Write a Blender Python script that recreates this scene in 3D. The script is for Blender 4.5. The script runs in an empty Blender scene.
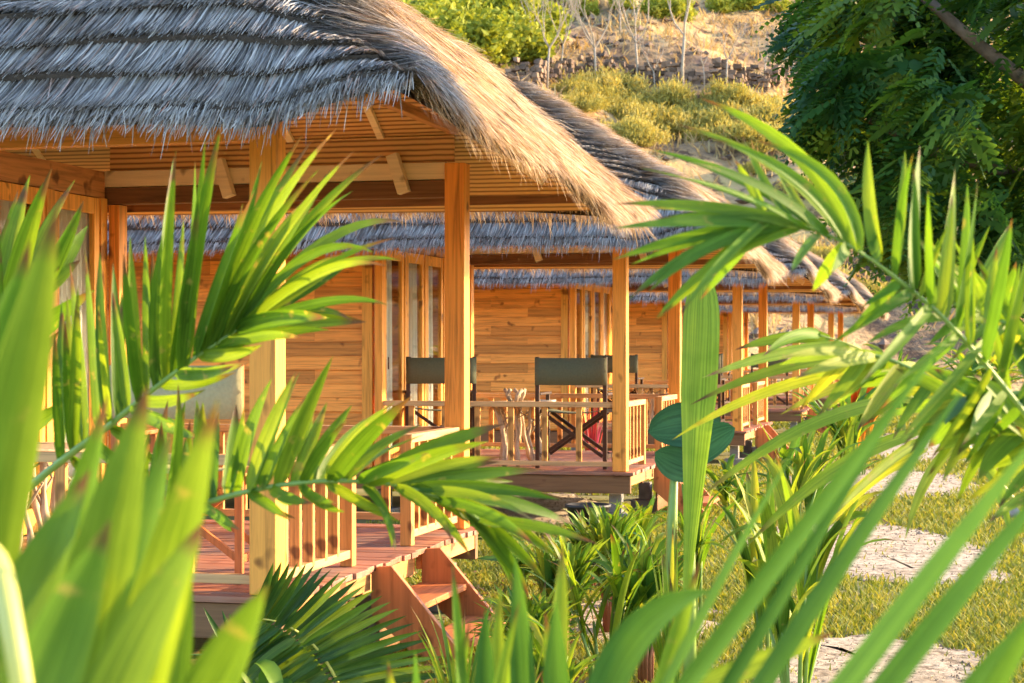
import bpy, math, random
import numpy as np
from mathutils import Vector, Matrix
random.seed(7); RNG = np.random.default_rng(7)
S = bpy.context.scene; COL = S.collection
R = math.radians
EYE = 1.65; YAW = R(14.3); FPX = 1800.0; HY = 350.0
sn, cs = math.sin(YAW), math.cos(YAW)
FW = np.array((-sn, cs, 0.)); RT = np.array((cs, sn, 0.)); UP = np.array((0, 0, 1.)); CAM = np.array((0, 0, EYE))
def P(px, py, D):
    return CAM + FW*D + RT*((px-512)/FPX*D) - UP*((py-HY)/FPX*D)
def G(px, D):                       # a point on the ground
    p = P(px, HY, D); p[2] = 0; return p

# ------------------------------------------------------------------ materials
def newmat(name):
    m = bpy.data.materials.new(name); m.use_nodes = True
    nt = m.node_tree; nt.nodes.clear()
    out = nt.nodes.new('ShaderNodeOutputMaterial')
    return m, nt, out
def N(nt, t, **kw):
    n = nt.nodes.new(t)
    for k, v in kw.items():
        if k in n.inputs: n.inputs[k].default_value = v
        else: setattr(n, k, v)
    return n
def ramp(nt, src, stops):
    r = nt.nodes.new('ShaderNodeValToRGB'); e = r.color_ramp.elements
    while len(e) < len(stops): e.new(0.5)
    for el, (p, c) in zip(e, stops):
        el.position = p; el.color = (*c, 1)
    nt.links.new(src, r.inputs[0]); return r
def mul(c, k): return tuple(min(1, x*k) for x in c)
def mixc(nt, fac, a, b, mode='MIX'):
    m = nt.nodes.new('ShaderNodeMix'); m.data_type = 'RGBA'; m.blend_type = mode
    def put(sock, v):
        if isinstance(v, tuple): sock.default_value = (*v, 1)
        elif isinstance(v, float): sock.default_value = v
        else: nt.links.new(v, sock)
    put(m.inputs[0], fac); put(m.inputs[6], a); put(m.inputs[7], b)
    return m.outputs[2]
def wood(name, col, axis='z', rough=.45, contrast=.45, scale=1., var=.35, weather=0.):
    m, nt, out = newmat(name)
    tc = N(nt, 'ShaderNodeTexCoord'); geo = N(nt, 'ShaderNodeNewGeometry')
    mp = N(nt, 'ShaderNodeMapping')
    sc = {'x': (1.2, 26, 26), 'y': (26, 1.2, 26), 'z': (26, 26, 1.2)}[axis]
    mp.inputs['Scale'].default_value = [s*scale for s in sc]
    off = N(nt, 'ShaderNodeVectorMath', operation='SCALE'); off.inputs[0].default_value = (7.3, 3.1, 5.7)
    mm = N(nt, 'ShaderNodeMath', operation='MULTIPLY'); mm.inputs[1].default_value = 9.
    nt.links.new(geo.outputs['Random Per Island'], mm.inputs[0]); nt.links.new(mm.outputs[0], off.inputs['Scale'])
    ad = N(nt, 'ShaderNodeVectorMath', operation='ADD')
    nt.links.new(tc.outputs['Object'], ad.inputs[0]); nt.links.new(off.outputs[0], ad.inputs[1])
    nt.links.new(ad.outputs[0], mp.inputs[0])
    n1 = N(nt, 'ShaderNodeTexNoise', Scale=1., Detail=6., Roughness=.6, Distortion=1.2)
    nt.links.new(mp.outputs[0], n1.inputs['Vector'])
    r1 = ramp(nt, n1.outputs['Fac'], [(.3, mul(col, 1-contrast)), (.5, col), (.72, mul(col, 1+contrast*.6))])
    # knots
    n2 = N(nt, 'ShaderNodeTexNoise', Scale=5.5, Detail=2.)
    nt.links.new(ad.outputs[0], n2.inputs['Vector'])
    r2 = ramp(nt, n2.outputs['Fac'], [(.28, (.35, .3, .28)), (.36, (1, 1, 1))])
    c = mixc(nt, 1., r1.outputs[0], r2.outputs[0], 'MULTIPLY')
    rv = ramp(nt, geo.outputs['Random Per Island'], [(0, (1-var,)*3), (.5, (1, .96, .92)), (1, (1+var*.3, 1+var*.3, 1+var*.3))])
    c = mixc(nt, 1., c, rv.outputs[0], 'MULTIPLY')
    if weather:
        n3 = N(nt, 'ShaderNodeTexNoise', Scale=1.7, Detail=5.)
        nt.links.new(tc.outputs['Object'], n3.inputs['Vector'])
        r3 = ramp(nt, n3.outputs['Fac'], [(.45, (0, 0, 0)), (.7, (weather,)*3)])
        c = mixc(nt, r3.outputs[0], c, (.30, .26, .23))
    b = N(nt, 'ShaderNodeBsdfPrincipled', Roughness=rough+.15); b.inputs['Specular IOR Level'].default_value = .28
    nt.links.new(c, b.inputs['Base Color'])
    bp = N(nt, 'ShaderNodeBump', Strength=.35, Distance=.004)
    nt.links.new(n1.outputs['Fac'], bp.inputs['Height']); nt.links.new(bp.outputs[0], b.inputs['Normal'])
    nt.links.new(b.outputs[0], out.inputs[0]); return m
def simple(name, col, rough=.7, nscale=8., contrast=.3, bump=.2, bdist=.01, metallic=0., island=.0):
    m, nt, out = newmat(name)
    tc = N(nt, 'ShaderNodeTexCoord')
    n1 = N(nt, 'ShaderNodeTexNoise', Scale=nscale, Detail=6., Roughness=.6)
    nt.links.new(tc.outputs['Object'], n1.inputs['Vector'])
    r1 = ramp(nt, n1.outputs['Fac'], [(.3, mul(col, 1-contrast)), (.55, col), (.75, mul(col, 1+contrast*.7))])
    c = r1.outputs[0]
    if island:
        geo = N(nt, 'ShaderNodeNewGeometry')
        rv = ramp(nt, geo.outputs['Random Per Island'], [(0, (1-island,)*3), (1, (1+island,)*3)])
        c = mixc(nt, 1., c, rv.outputs[0], 'MULTIPLY')
    b = N(nt, 'ShaderNodeBsdfPrincipled', Roughness=rough, Metallic=metallic)
    nt.links.new(c, b.inputs['Base Color'])
    bp = N(nt, 'ShaderNodeBump', Strength=bump, Distance=bdist)
    nt.links.new(n1.outputs['Fac'], bp.inputs['Height']); nt.links.new(bp.outputs[0], b.inputs['Normal'])
    nt.links.new(b.outputs[0], out.inputs[0]); return m
def leafmat(name, c0, c1, c2, trans=.45, rough=.4, tipbrown=.0, veins=True, tcol=None, spots=0.):
    """attribute lv = (random per leaf, across, along)"""
    m, nt, out = newmat(name)
    at = N(nt, 'ShaderNodeAttribute', attribute_name='lv'); sp = N(nt, 'ShaderNodeSeparateColor')
    nt.links.new(at.outputs['Color'], sp.inputs[0])
    base = ramp(nt, sp.outputs[0], [(0, c0), (.5, c1), (1, c2)]).outputs[0]
    tc = N(nt, 'ShaderNodeTexCoord')
    no = N(nt, 'ShaderNodeTexNoise', Scale=9., Detail=4.)
    nt.links.new(tc.outputs['Object'], no.inputs['Vector'])
    rr = ramp(nt, no.outputs['Fac'], [(.3, (.72, .8, .7)), (.6, (1, 1, 1)), (.8, (1.25, 1.12, .8))])
    base = mixc(nt, 1., base, rr.outputs[0], 'MULTIPLY')
    hgt = None
    if veins:
        cb = N(nt, 'ShaderNodeCombineXYZ'); ma = N(nt, 'ShaderNodeMath', operation='MULTIPLY'); ma.inputs[1].default_value = 16.
        nt.links.new(sp.outputs[1], ma.inputs[0]); nt.links.new(ma.outputs[0], cb.inputs[0])
        mb_ = N(nt, 'ShaderNodeMath', operation='MULTIPLY'); mb_.inputs[1].default_value = 1.3
        nt.links.new(sp.outputs[2], mb_.inputs[0]); nt.links.new(mb_.outputs[0], cb.inputs[1])
        mc = N(nt, 'ShaderNodeMath', operation='MULTIPLY'); mc.inputs[1].default_value = 60.
        nt.links.new(sp.outputs[0], mc.inputs[0]); nt.links.new(mc.outputs[0], cb.inputs[2])
        vn = N(nt, 'ShaderNodeTexNoise', Scale=1., Detail=3.); nt.links.new(cb.outputs[0], vn.inputs['Vector'])
        rv = ramp(nt, vn.outputs['Fac'], [(.3, (.52, .6, .5)), (.62, (1.2, 1.14, 1.))])
        base = mixc(nt, 1., base, rv.outputs[0], 'MULTIPLY'); hgt = vn.outputs['Fac']
    if tipbrown:
        rt = ramp(nt, sp.outputs[2], [(1-tipbrown*.6, (0, 0, 0)), (1-tipbrown*.25, (1, 1, 1))])
        rn = ramp(nt, no.outputs['Fac'], [(.42, (0, 0, 0)), (.52, (1, 1, 1))])
        f = mixc(nt, 1., rt.outputs[0], rn.outputs[0], 'MULTIPLY')
        base = mixc(nt, f, base, (.10, .055, .03))
    if spots:
        n5 = N(nt, 'ShaderNodeTexNoise', Scale=26., Detail=3.); nt.links.new(tc.outputs['Object'], n5.inputs['Vector'])
        r5 = ramp(nt, n5.outputs['Fac'], [(.64, (0, 0, 0)), (.72, (spots,)*3)])
        base = mixc(nt, r5.outputs[0], base, (.35, .27, .08))
    b = N(nt, 'ShaderNodeBsdfPrincipled', Roughness=rough)
    b.inputs['Specular IOR Level'].default_value = .22
    nt.links.new(base, b.inputs['Base Color'])
    if hgt is not None:
        bp = N(nt, 'ShaderNodeBump', Strength=.3, Distance=.003)
        nt.links.new(hgt, bp.inputs['Height']); nt.links.new(bp.outputs[0], b.inputs['Normal'])
    tr = N(nt, 'ShaderNodeBsdfTranslucent')
    tcl = mixc(nt, 1., base, tcol or (2.1, 1.75, .5), 'MULTIPLY')
    nt.links.new(tcl, tr.inputs[0])
    mx = N(nt, 'ShaderNodeMixShader'); mx.inputs[0].default_value = trans
    nt.links.new(b.outputs[0], mx.inputs[1]); nt.links.new(tr.outputs[0], mx.inputs[2])
    nt.links.new(mx.outputs[0], out.inputs[0]); return m

M = {}
M['post'] = wood('post_wood', (.84, .34, .06), 'z', .38, var=.12)
M['beam'] = wood('beam_wood', (.74, .31, .07), 'x', .4)
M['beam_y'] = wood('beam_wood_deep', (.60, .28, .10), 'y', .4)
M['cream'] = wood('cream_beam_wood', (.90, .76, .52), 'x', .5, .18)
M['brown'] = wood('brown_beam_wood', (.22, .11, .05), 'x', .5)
M['siding'] = wood('siding_wood', (.78, .32, .065), 'x', .42, contrast=.5, var=.4)
M['trim'] = wood('trim_wood', (.82, .38, .07), 'z', .38)
M['rail'] = wood('rail_wood', (.66, .38, .17), 'x', .45)
M['rail_y'] = wood('rail_wood_deep', (.68, .40, .18), 'y', .45)
M['slat'] = wood('slat_wood', (.72, .33, .09), 'z', .42)
M['deck'] = wood('deck_wood', (.36, .15, .09), 'x', .4, weather=.5)
M['step'] = wood('step_wood', (.55, .19, .07), 'y', .42)
M['stringer'] = wood('stringer_wood', (.58, .21, .07), 'z', .42, scale=.7, contrast=.3)
M['frame'] = wood('chair_wood', (.055, .028, .018), 'z', .35)
M['redframe'] = wood('red_chair_wood', (.50, .17, .05), 'z', .4)
M['drift'] = wood('driftwood', (.46, .36, .26), 'z', .8)
M['canvas'] = simple('green_canvas', (.095, .105, .062), .85, 60., .15)
M['canvas_sunlit'] = simple('sunlit_canvas', (.36, .36, .22), .85, 60., .12)  # lighter version of the green canvas, sunlight painted into its colour
M['concrete'] = simple('concrete', (.20, .18, .16), .9, 14.)
M['pot'] = simple('black_pot', (.02, .02, .022), .6, 9.)
M['terracotta'] = simple('terracotta', (.50, .16, .05), .8, 9.)
M['stone'] = simple('dark_stone', (.20, .13, .09), .9, 3., .5, .8, .05, island=.5)
M['pebble'] = simple('brown_pebble', (.24, .18, .13), .9, 9., .4, .3, .01, island=.5)
M['rock'] = simple('pale_rock', (.38, .36, .33), .9, 9., .4, .6, .02)
M['bark'] = simple('brown_bark', (.16, .11, .085), .9, 12., .5, .8, .02)
M['palebark'] = simple('pale_bark', (.38, .31, .24), .9, 12., .25, .4, .02)
M['stalk'] = simple('green_stalk', (.20, .30, .06), .5, 9., .25)
M['yellowstalk'] = simple('yellow_stalk', (.62, .58, .14), .45, 9., .2)
M['ceramic'] = simple('white_ceramic', (.75, .74, .7), .3, 9., .05)
M['redstem'] = simple('red_brown_stem', (.26, .09, .04), .6, 12.)
M['brass'] = simple('burnt_wood', (.10, .05, .03), .5, 20.)
m, nt, out = newmat('bamboo_lining')
tc = N(nt, 'ShaderNodeTexCoord'); wv = N(nt, 'ShaderNodeTexWave', Scale=9., Distortion=.6); wv.bands_direction = 'Y'
nt.links.new(tc.outputs['Object'], wv.inputs[0]); rr = ramp(nt, wv.outputs['Fac'], [(0, (.22, .10, .04)), (.4, (.60, .34, .12)), (1, (.72, .44, .18))])
b = N(nt, 'ShaderNodeBsdfPrincipled', Roughness=.5); nt.links.new(rr.outputs[0], b.inputs[0]); nt.links.new(b.outputs[0], out.inputs[0]); M['bamboo'] = m
m2 = m.copy(); m2.name = 'bamboo_blind'; [setattr(n, 'bands_direction', 'Z') for n in m2.node_tree.nodes if n.bl_idname == 'ShaderNodeTexWave']; M['bamboo_z'] = m2
m, nt, out = newmat('curtain_cloth')
b = N(nt, 'ShaderNodeBsdfPrincipled', Roughness=.9); b.inputs[0].default_value = (.88, .85, .78, 1)
tr = N(nt, 'ShaderNodeBsdfTranslucent'); tr.inputs[0].default_value = (.8, .75, .66, 1)
mx = N(nt, 'ShaderNodeMixShader'); mx.inputs[0].default_value = .35
nt.links.new(b.outputs[0], mx.inputs[1]); nt.links.new(tr.outputs[0], mx.inputs[2]); nt.links.new(mx.outputs[0], out.inputs[0]); M['curtain'] = m
m, nt, out = newmat('window_glass')
tp = N(nt, 'ShaderNodeBsdfTransparent'); tp.inputs[0].default_value = (.92, .95, .95, 1); gl = N(nt, 'ShaderNodeBsdfGlossy', Roughness=.02)
lw = N(nt, 'ShaderNodeLayerWeight', Blend=.5); fr = N(nt, 'ShaderNodeMath', operation='POWER'); fr.inputs[1].default_value = 5.; nt.links.new(lw.outputs['Facing'], fr.inputs[0]); mx = N(nt, 'ShaderNodeMixShader')
nt.links.new(fr.outputs[0], mx.inputs[0]); nt.links.new(tp.outputs[0], mx.inputs[1]); nt.links.new(gl.outputs[0], mx.inputs[2]); nt.links.new(mx.outputs[0], out.inputs[0]); M['glass'] = m
# thatch: attribute lv = (random, across, painted sunlit share)
def strawmat():
    m, nt, out = newmat('thatch_straw')
    at = N(nt, 'ShaderNodeAttribute', attribute_name='lv'); sp = N(nt, 'ShaderNodeSeparateColor'); nt.links.new(at.outputs['Color'], sp.inputs[0])
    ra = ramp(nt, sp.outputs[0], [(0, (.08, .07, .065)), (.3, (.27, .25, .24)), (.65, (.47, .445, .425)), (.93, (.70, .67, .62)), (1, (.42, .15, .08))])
    sun_ramp = ramp(nt, sp.outputs[0], [(0, (.17, .09, .035)), (.3, (.44, .29, .15)), (.65, (.68, .51, .31)), (.93, (.90, .77, .54)), (1, (.50, .18, .05))])
    c0 = mixc(nt, sp.outputs[2], ra.outputs[0], sun_ramp.outputs[0])  # golden for sunlit slopes, grey for shaded ones: light painted into the straw
    tc = N(nt, 'ShaderNodeTexCoord'); no = N(nt, 'ShaderNodeTexNoise', Scale=4.2, Detail=6., Roughness=.7); nt.links.new(tc.outputs['Object'], no.inputs[0])
    r2 = ramp(nt, no.outputs['Fac'], [(.32, (.50, .38, .28)), (.52, (1, .97, .93)), (.75, (1.25, 1.18, 1.1))])
    c = mixc(nt, 1., c0, r2.outputs[0], 'MULTIPLY')
    b = N(nt, 'ShaderNodeBsdfPrincipled', Roughness=.5); nt.links.new(c, b.inputs[0])
    tr = N(nt, 'ShaderNodeBsdfTranslucent'); nt.links.new(c, tr.inputs[0]); mx = N(nt, 'ShaderNodeMixShader'); mx.inputs[0].default_value = .2
    nt.links.new(b.outputs[0], mx.inputs[1]); nt.links.new(tr.outputs[0], mx.inputs[2]); nt.links.new(mx.outputs[0], out.inputs[0]); return m
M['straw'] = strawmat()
M['thatch'] = simple('thatch_core', (.07, .05, .038), .95, 45., .5, .8, .02)

M['leaf'] = leafmat('palm_leaf', (.06, .145, .016), (.11, .21, .02), (.19, .28, .028), .45, .38, tipbrown=.45, spots=.6)
M['leaf_near'] = leafmat('broad_palm_leaf', (.07, .17, .02), (.115, .22, .028), (.18, .27, .035), .4, .45, tipbrown=.2, spots=.5, tcol=(1.8, 1.55, .45))
M['leaf_right'] = leafmat('arching_palm_leaf', (.06, .15, .025), (.12, .24, .03), (.20, .29, .035), .42, .5, tipbrown=.25, spots=.5)
M['leaf_blade'] = leafmat('blade_leaf', (.04, .12, .035), (.065, .165, .04), (.11, .21, .04), .4, .35)
M['leaf_yellow'] = leafmat('yellow_green_leaf', (.13, .26, .03), (.23, .34, .035), (.38, .40, .05), .42, .5, tcol=(1.5, 1.35, .5), tipbrown=.3, spots=.5)
M['leaf_dark'] = leafmat('dark_cycad_leaf', (.03, .08, .02), (.05, .12, .025), (.10, .17, .03), .3, .32)
M['leaf_banana'] = leafmat('banana_leaf', (.12, .27, .04), (.18, .34, .05), (.25, .40, .06), .4, .38)
M['leaf_blue'] = leafmat('deep_round_leaf', (.015, .075, .045), (.03, .11, .06), (.05, .14, .06), .15, .35)
M['leaf_orange'] = leafmat('orange_croton_leaf', (.45, .10, .02), (.65, .20, .03), (.65, .32, .05), .4, .4)
M['leaf_bush'] = leafmat('bush_leaf', (.04, .12, .02), (.09, .2, .03), (.2, .3, .04), .35, .45, veins=False)
M['leaf_purple'] = leafmat('purple_leaf', (.2, .02, .06), (.3, .04, .1), (.4, .08, .15), .3, .4, veins=False)
M['leaf_tree'] = leafmat('tree_leaf', (.022, .07, .022), (.04, .11, .028), (.13, .21, .03), .42, .38, veins=False)
M['leaf_hill'] = leafmat('hill_shrub_leaf', (.26, .24, .05), (.44, .38, .10), (.58, .48, .18), .3, .8, veins=False, tcol=(1.3, 1.1, .5))
M['leaf_hillgreen'] = leafmat('green_shrub_leaf', (.20, .24, .03), (.36, .38, .05), (.52, .48, .09), .3, .8, veins=False, tcol=(1.3, 1.2, .5))
M['dry'] = leafmat('dry_grass_blade', (.30, .20, .09), (.48, .34, .17), (.60, .46, .25), .3, .9, veins=False, tcol=(1.2, 1., .6))
M['grass'] = leafmat('lawn_blade', (.12, .17, .03), (.24, .27, .045), (.40, .36, .10), .35, .7, veins=False, tcol=(1.5, 1.3, .5))
M['litter'] = leafmat('fallen_leaf', (.14, .06, .03), (.30, .15, .07), (.42, .26, .12), .2, .8, veins=False, tcol=(1, .8, .5))

def groundmat(name, stops, sc, sc2, stops2, bump=.5, bd=.03):
    m, nt, out = newmat(name)
    tc = N(nt, 'ShaderNodeTexCoord')
    n1 = N(nt, 'ShaderNodeTexNoise', Scale=sc, Detail=8., Roughness=.65); n2 = N(nt, 'ShaderNodeTexNoise', Scale=sc2, Detail=6., Roughness=.7)
    for n in (n1, n2): nt.links.new(tc.outputs['Object'], n.inputs['Vector'])
    a = ramp(nt, n1.outputs['Fac'], stops); b_ = ramp(nt, n2.outputs['Fac'], stops2)
    c = mixc(nt, 1., a.outputs[0], b_.outputs[0], 'MULTIPLY')
    b = N(nt, 'ShaderNodeBsdfPrincipled', Roughness=.95); nt.links.new(c, b.inputs[0])
    bp = N(nt, 'ShaderNodeBump', Strength=bump, Distance=bd); nt.links.new(n2.outputs['Fac'], bp.inputs['Height']); nt.links.new(bp.outputs[0], b.inputs['Normal'])
    nt.links.new(b.outputs[0], out.inputs[0]); return m
M['ground'] = groundmat('lawn_soil', [(.3, (.16, .13, .05)), (.5, (.22, .22, .06)), (.7, (.36, .28, .14))], 1.1, 30., [(.3, (.6, .6, .6)), (.7, (1.2, 1.2, 1.2))])
M['sand'] = groundmat('pale_sand', [(.3, (.30, .22, .14)), (.5, (.50, .41, .31)), (.7, (.60, .51, .40))], 2.6, 15., [(.40, (.34, .29, .24)), (.48, (.9, .9, .9)), (.7, (1.15, 1.12, 1.1))], 1., .05)
M['hill'] = groundmat('hill_soil', [(.34, (.07, .045, .04)), (.46, (.28, .18, .09)), (.58, (.50, .34, .16)), (.72, (.36, .29, .09))], .22, 1.1, [(.40, (.28, .22, .22)), (.5, (1, .97, .92)), (.7, (1.15, 1.1, 1.05))], .8, .4)

# ------------------------------------------------------------------ geometry helpers
class MB:
    def __init__(s): s.v = []; s.f = []; s.c = []; s.n = 0
    def add(s, v, f, c=None):
        v = [tuple(map(float, p)) for p in v]
        s.v += v; s.f += [tuple(i+s.n for i in q) for q in f]
        s.c += (c if c is not None else [(.5, .5, .5)]*len(v)); s.n += len(v)
    def box(s, x0, x1, y0, y1, z0, z1):
        s.add([(x0, y0, z0), (x1, y0, z0), (x1, y1, z0), (x0, y1, z0), (x0, y0, z1), (x1, y0, z1), (x1, y1, z1), (x0, y1, z1)],
              [(0, 3, 2, 1), (4, 5, 6, 7), (0, 1, 5, 4), (1, 2, 6, 5), (2, 3, 7, 6), (3, 0, 4, 7)])
    def bar(s, a, b, w, h, up=(0, 0, 1)):
        a = Vector(a); b = Vector(b); d = (b-a).normalized(); u = Vector(up)
        if abs(d.dot(u)) > .98: u = Vector((0, 1, 0))
        r = d.cross(u).normalized(); u = r.cross(d).normalized()
        vs = []
        for p in (a, b):
            for i, j in ((-1, -1), (1, -1), (1, 1), (-1, 1)): vs.append(p + r*(w/2*i) + u*(h/2*j))
        s.add(vs, [(0, 1, 2, 3), (7, 6, 5, 4), (0, 4, 5, 1), (1, 5, 6, 2), (2, 6, 7, 3), (3, 7, 4, 0)])
    def tube(s, pts, rad, n=8, caps=True):
        pts = [Vector(p) for p in pts]
        rad = rad if isinstance(rad, (list, tuple)) else [rad]*len(pts)
        vs = []; prev = None
        for i, p in enumerate(pts):
            d = (pts[min(i+1, len(pts)-1)] - pts[max(i-1, 0)]).normalized()
            if prev is None:
                u = Vector((0, 0, 1)) if abs(d.z) < .9 else Vector((1, 0, 0)); r = d.cross(u).normalized()
            else: r = (prev - d*prev.dot(d)).normalized()
            prev = r; u = r.cross(d)
            for k in range(n):
                a = 2*math.pi*k/n; vs.append(p + (r*math.cos(a) + u*math.sin(a))*rad[i])
        fs = []
        for i in range(len(pts)-1):
            for k in range(n):
                fs.append((i*n+k, i*n+(k+1) % n, (i+1)*n+(k+1) % n, (i+1)*n+k))
        if caps: fs.append(tuple(range(n-1, -1, -1))); fs.append(tuple((len(pts)-1)*n+k for k in range(n)))
        s.add(vs, fs)
    def lathe(s, prof, c=(0, 0, 0), n=20):
        vs = [(c[0]+r*math.cos(2*math.pi*k/n), c[1]+r*math.sin(2*math.pi*k/n), c[2]+z) for r, z in prof for k in range(n)]
        fs = [(i*n+k, i*n+(k+1) % n, (i+1)*n+(k+1) % n, (i+1)*n+k) for i in range(len(prof)-1) for k in range(n)]
        s.add(vs, fs)
    def leaf(s, a, b, w, bend=(0, 0, 0), nrm=None, fold=.18, nseg=9, prof='blade', twist=0., rnd=None):
        """one leaf from a to b; bend moves the bezier control off the chord"""
        a = np.array(a, float); b = np.array(b, float); L = np.linalg.norm(b-a) + 1e-6
        ctl = (a+b)/2 + np.array(bend, float)
        if nrm is None: nrm = -FW + .25*UP
        nrm = np.array(nrm, float)
        rnd = random.random() if rnd is None else rnd
        vs = []; cc = []
        for i in range(nseg+1):
            t = i/nseg
            p = (1-t)**2*a + 2*t*(1-t)*ctl + t*t*b
            d = 2*(1-t)*(ctl-a) + 2*t*(b-ctl); d /= np.linalg.norm(d)+1e-9
            sd = np.cross(d, nrm); sd /= np.linalg.norm(sd)+1e-9
            up = np.cross(sd, d)
            an = twist*t; sd2 = sd*math.cos(an) + up*math.sin(an); up2 = -sd*math.sin(an) + up*math.cos(an)
            if prof == 'blade': k = min(1, (t/.12)**.6*.6+.4 if t < .12 else 1)*max(0., 1-((t-.35)/.65)**2.2 if t > .35 else 1)
            elif prof == 'broad': k = max(.02, math.sin(math.pi*min(1, t*.97+.03))**.55)
            elif prof == 'banana': k = (.22+.78*min(1, t/.62)**1.2)*(1 if t < .8 else max(0., 1-((t-.8)/.2)**2.4)**.5)
            elif prof == 'strap': k = (.75+.25*min(1, t/.3))*(1 if t < .8 else max(0., 1-((t-.8)/.2)**2.)**.5)
            else: k = math.sin(math.pi*t)**.8
            h = w/2*max(k, .015)
            vs += [p - sd2*h + up2*h*fold*2, p, p + sd2*h + up2*h*fold*2]
            cc += [(rnd, 0, t), (rnd, .5, t), (rnd, 1, t)]
        fs = []
        for i in range(nseg):
            q = 3*i; fs += [(q, q+1, q+4, q+3), (q+1, q+2, q+5, q+4)]
        s.add(vs, fs, cc)
    def build(s, name, mat, parent=None, smooth=False, bevel=0.):
        me = bpy.data.meshes.new(name); me.from_pydata(s.v, [], s.f)
        at = me.attributes.new('lv', 'FLOAT_COLOR', 'POINT')
        arr = np.ones((len(s.v), 4), np.float32); arr[:, :3] = np.array(s.c, np.float32).reshape(-1, 3); at.data.foreach_set('color', arr.ravel())
        if smooth: me.polygons.foreach_set('use_smooth', [True]*len(me.polygons))
        me.materials.append(mat); me.update()
        return link(name, me, parent, bevel)
def link(name, me, parent=None, bevel=0.):
    o = bpy.data.objects.new(name, me); COL.objects.link(o)
    if parent is not None: o.parent = parent
    if bevel:
        md = o.modifiers.new('bevel', 'BEVEL'); md.width = bevel; md.segments = 2; md.limit_method = 'ANGLE'
    return o
def tag(o, label=None, cat=None, group=None, kind=None):
    if label: o['label'] = label
    if cat: o['category'] = cat
    if group: o['group'] = group
    if kind: o['kind'] = kind
    return o
def empty(name, loc=(0, 0, 0), rz=0.):
    o = bpy.data.objects.new(name, None); COL.objects.link(o); o.location = [float(x) for x in loc]; o.rotation_euler = (0, 0, rz); o.empty_display_size = .2
    return o
def copy_tree(o, parent=None):
    c = o.copy(); COL.objects.link(c); c.parent = parent
    for ch in [x for x in KIDS.get(o.name, [])]: copy_tree(ch, c)
    return c
KIDS = {}
def index_kids():
    KIDS.clear()
    for o in bpy.data.objects:
        if o.parent: KIDS.setdefault(o.parent.name, []).append(o)
def npmesh(name, V, F, mat, C=None, smooth=False):
    """V (n,3), F (m,k) arrays -> mesh"""
    me = bpy.data.meshes.new(name); n, mm, k = len(V), len(F), F.shape[1]
    me.vertices.add(n); me.vertices.foreach_set('co', V.astype(np.float32).ravel())
    me.loops.add(mm*k); me.loops.foreach_set('vertex_index', F.astype(np.int32).ravel())
    me.polygons.add(mm); me.polygons.foreach_set('loop_start', np.arange(0, mm*k, k, dtype=np.int32))
    if C is not None:
        at = me.attributes.new('lv', 'FLOAT_COLOR', 'POINT'); a = np.ones((n, 4), np.float32); a[:, :3] = C; at.data.foreach_set('color', a.ravel())
    me.materials.append(mat); me.update(calc_edges=True); me.validate()
    return me
def strips(name, pts, W, rnd, mat, extra=None):
    """pts: (n,k,3) centre lines, W: (n,k,3) half-width vectors -> n ribbons in one mesh"""
    n, k, _ = pts.shape
    V = np.stack([pts-W, pts+W], 2).reshape(n*k*2, 3)
    base = (np.arange(n)*k*2)[:, None, None]; seg = (np.arange(k-1)*2)[None, :, None]
    F = (base + seg + np.array([0, 1, 3, 2])[None, None, :]).reshape(-1, 4)
    C = np.zeros((n, k, 2, 3)); C[..., 0] = rnd[:, None, None]; C[..., 0, 1] = 0; C[..., 1, 1] = 1; C[..., 2] = np.linspace(0, 1, k)[None, :, None] if extra is None else extra[:, None, None]
    return npmesh(name, V, F, mat, C.reshape(-1, 3))

# ------------------------------------------------------------------ bungalow (local frame: near corner post at the origin)
X0, Y0 = -3.18, 7.858; PITCH = 8.74
DK = .51                         # deck top
DEP = 3.20                       # veranda length along the row
FX = -2.44                       # facade of the room
XR, XL, YF, YB = 1.01, -8.6, -1.08, 3.98
EZ = 2.60
HT = np.array([-.5, 0, .4, 1.0, 1.4, 2.68, 3.2]); HH = np.array([-.60, 0, .56, 1.02, 1.29, 2.15, 2.3])
def Hf(t): return np.interp(t, HT, HH)
def sag(y): return -.17*np.clip((np.asarray(y, float)-1.5)/1.4, 0, 1)
def eave(facet, x, y, t):
    """local height change of the eave line"""
    e = .10*np.exp(-((x-XR)**2)/.22 - ((y-YF)**2)/.5) + (.22 - .09*np.exp(-((x-XR)**2)/1.2))*np.exp(-((y-YB)**2)/.5) - .045*np.exp(-((x-.42)**2)/.06)*(facet == 0) + .02*np.sin(x*2.3+1)*np.cos(y*1.7)
    return e*np.clip(1-t/1.6, 0, 1)
FLEN = [XR-XL, YB-YF, XR-XL, YB-YF]
def surf(facet, s, t, off=0.):
    """point on a roof facet; s = distance along the eave, t = plan distance in from the eave"""
    s = np.asarray(s, float); t = np.asarray(t, float)
    if facet == 0: x = XR - s; y = YF + t + 0*s; nx, ny = 0, -1
    elif facet == 1: y = YF + s; x = XR - t + 0*s; nx, ny = 1, 0
    elif facet == 2: x = XR - s; y = YB - t + 0*s; nx, ny = 0, 1
    else: y = YF + s; x = XL + t + 0*s; nx, ny = -1, 0
    d2 = np.minimum(s, FLEN[facet]-s); kk = .55; h = np.clip(kk-np.abs(t-d2), 0, None)/kk
    tm = np.where(d2 < t, np.maximum(d2, np.minimum(t, 0)), t)
    te = tm - h*h*kk/4*np.clip(tm/.4, 0, 1)
    z = EZ + Hf(te) - .15*np.clip(te/1., 0, 1) + sag(y) + eave(facet, x, y, t)
    sl = (Hf(t+.05)-Hf(t-.05))/.1; k = np.sqrt(1+sl*sl)
    return np.stack([x + nx*off*sl/k, y + ny*off*sl/k, z + off/k], -1)
HALF = (YB-YF)/2
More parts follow.
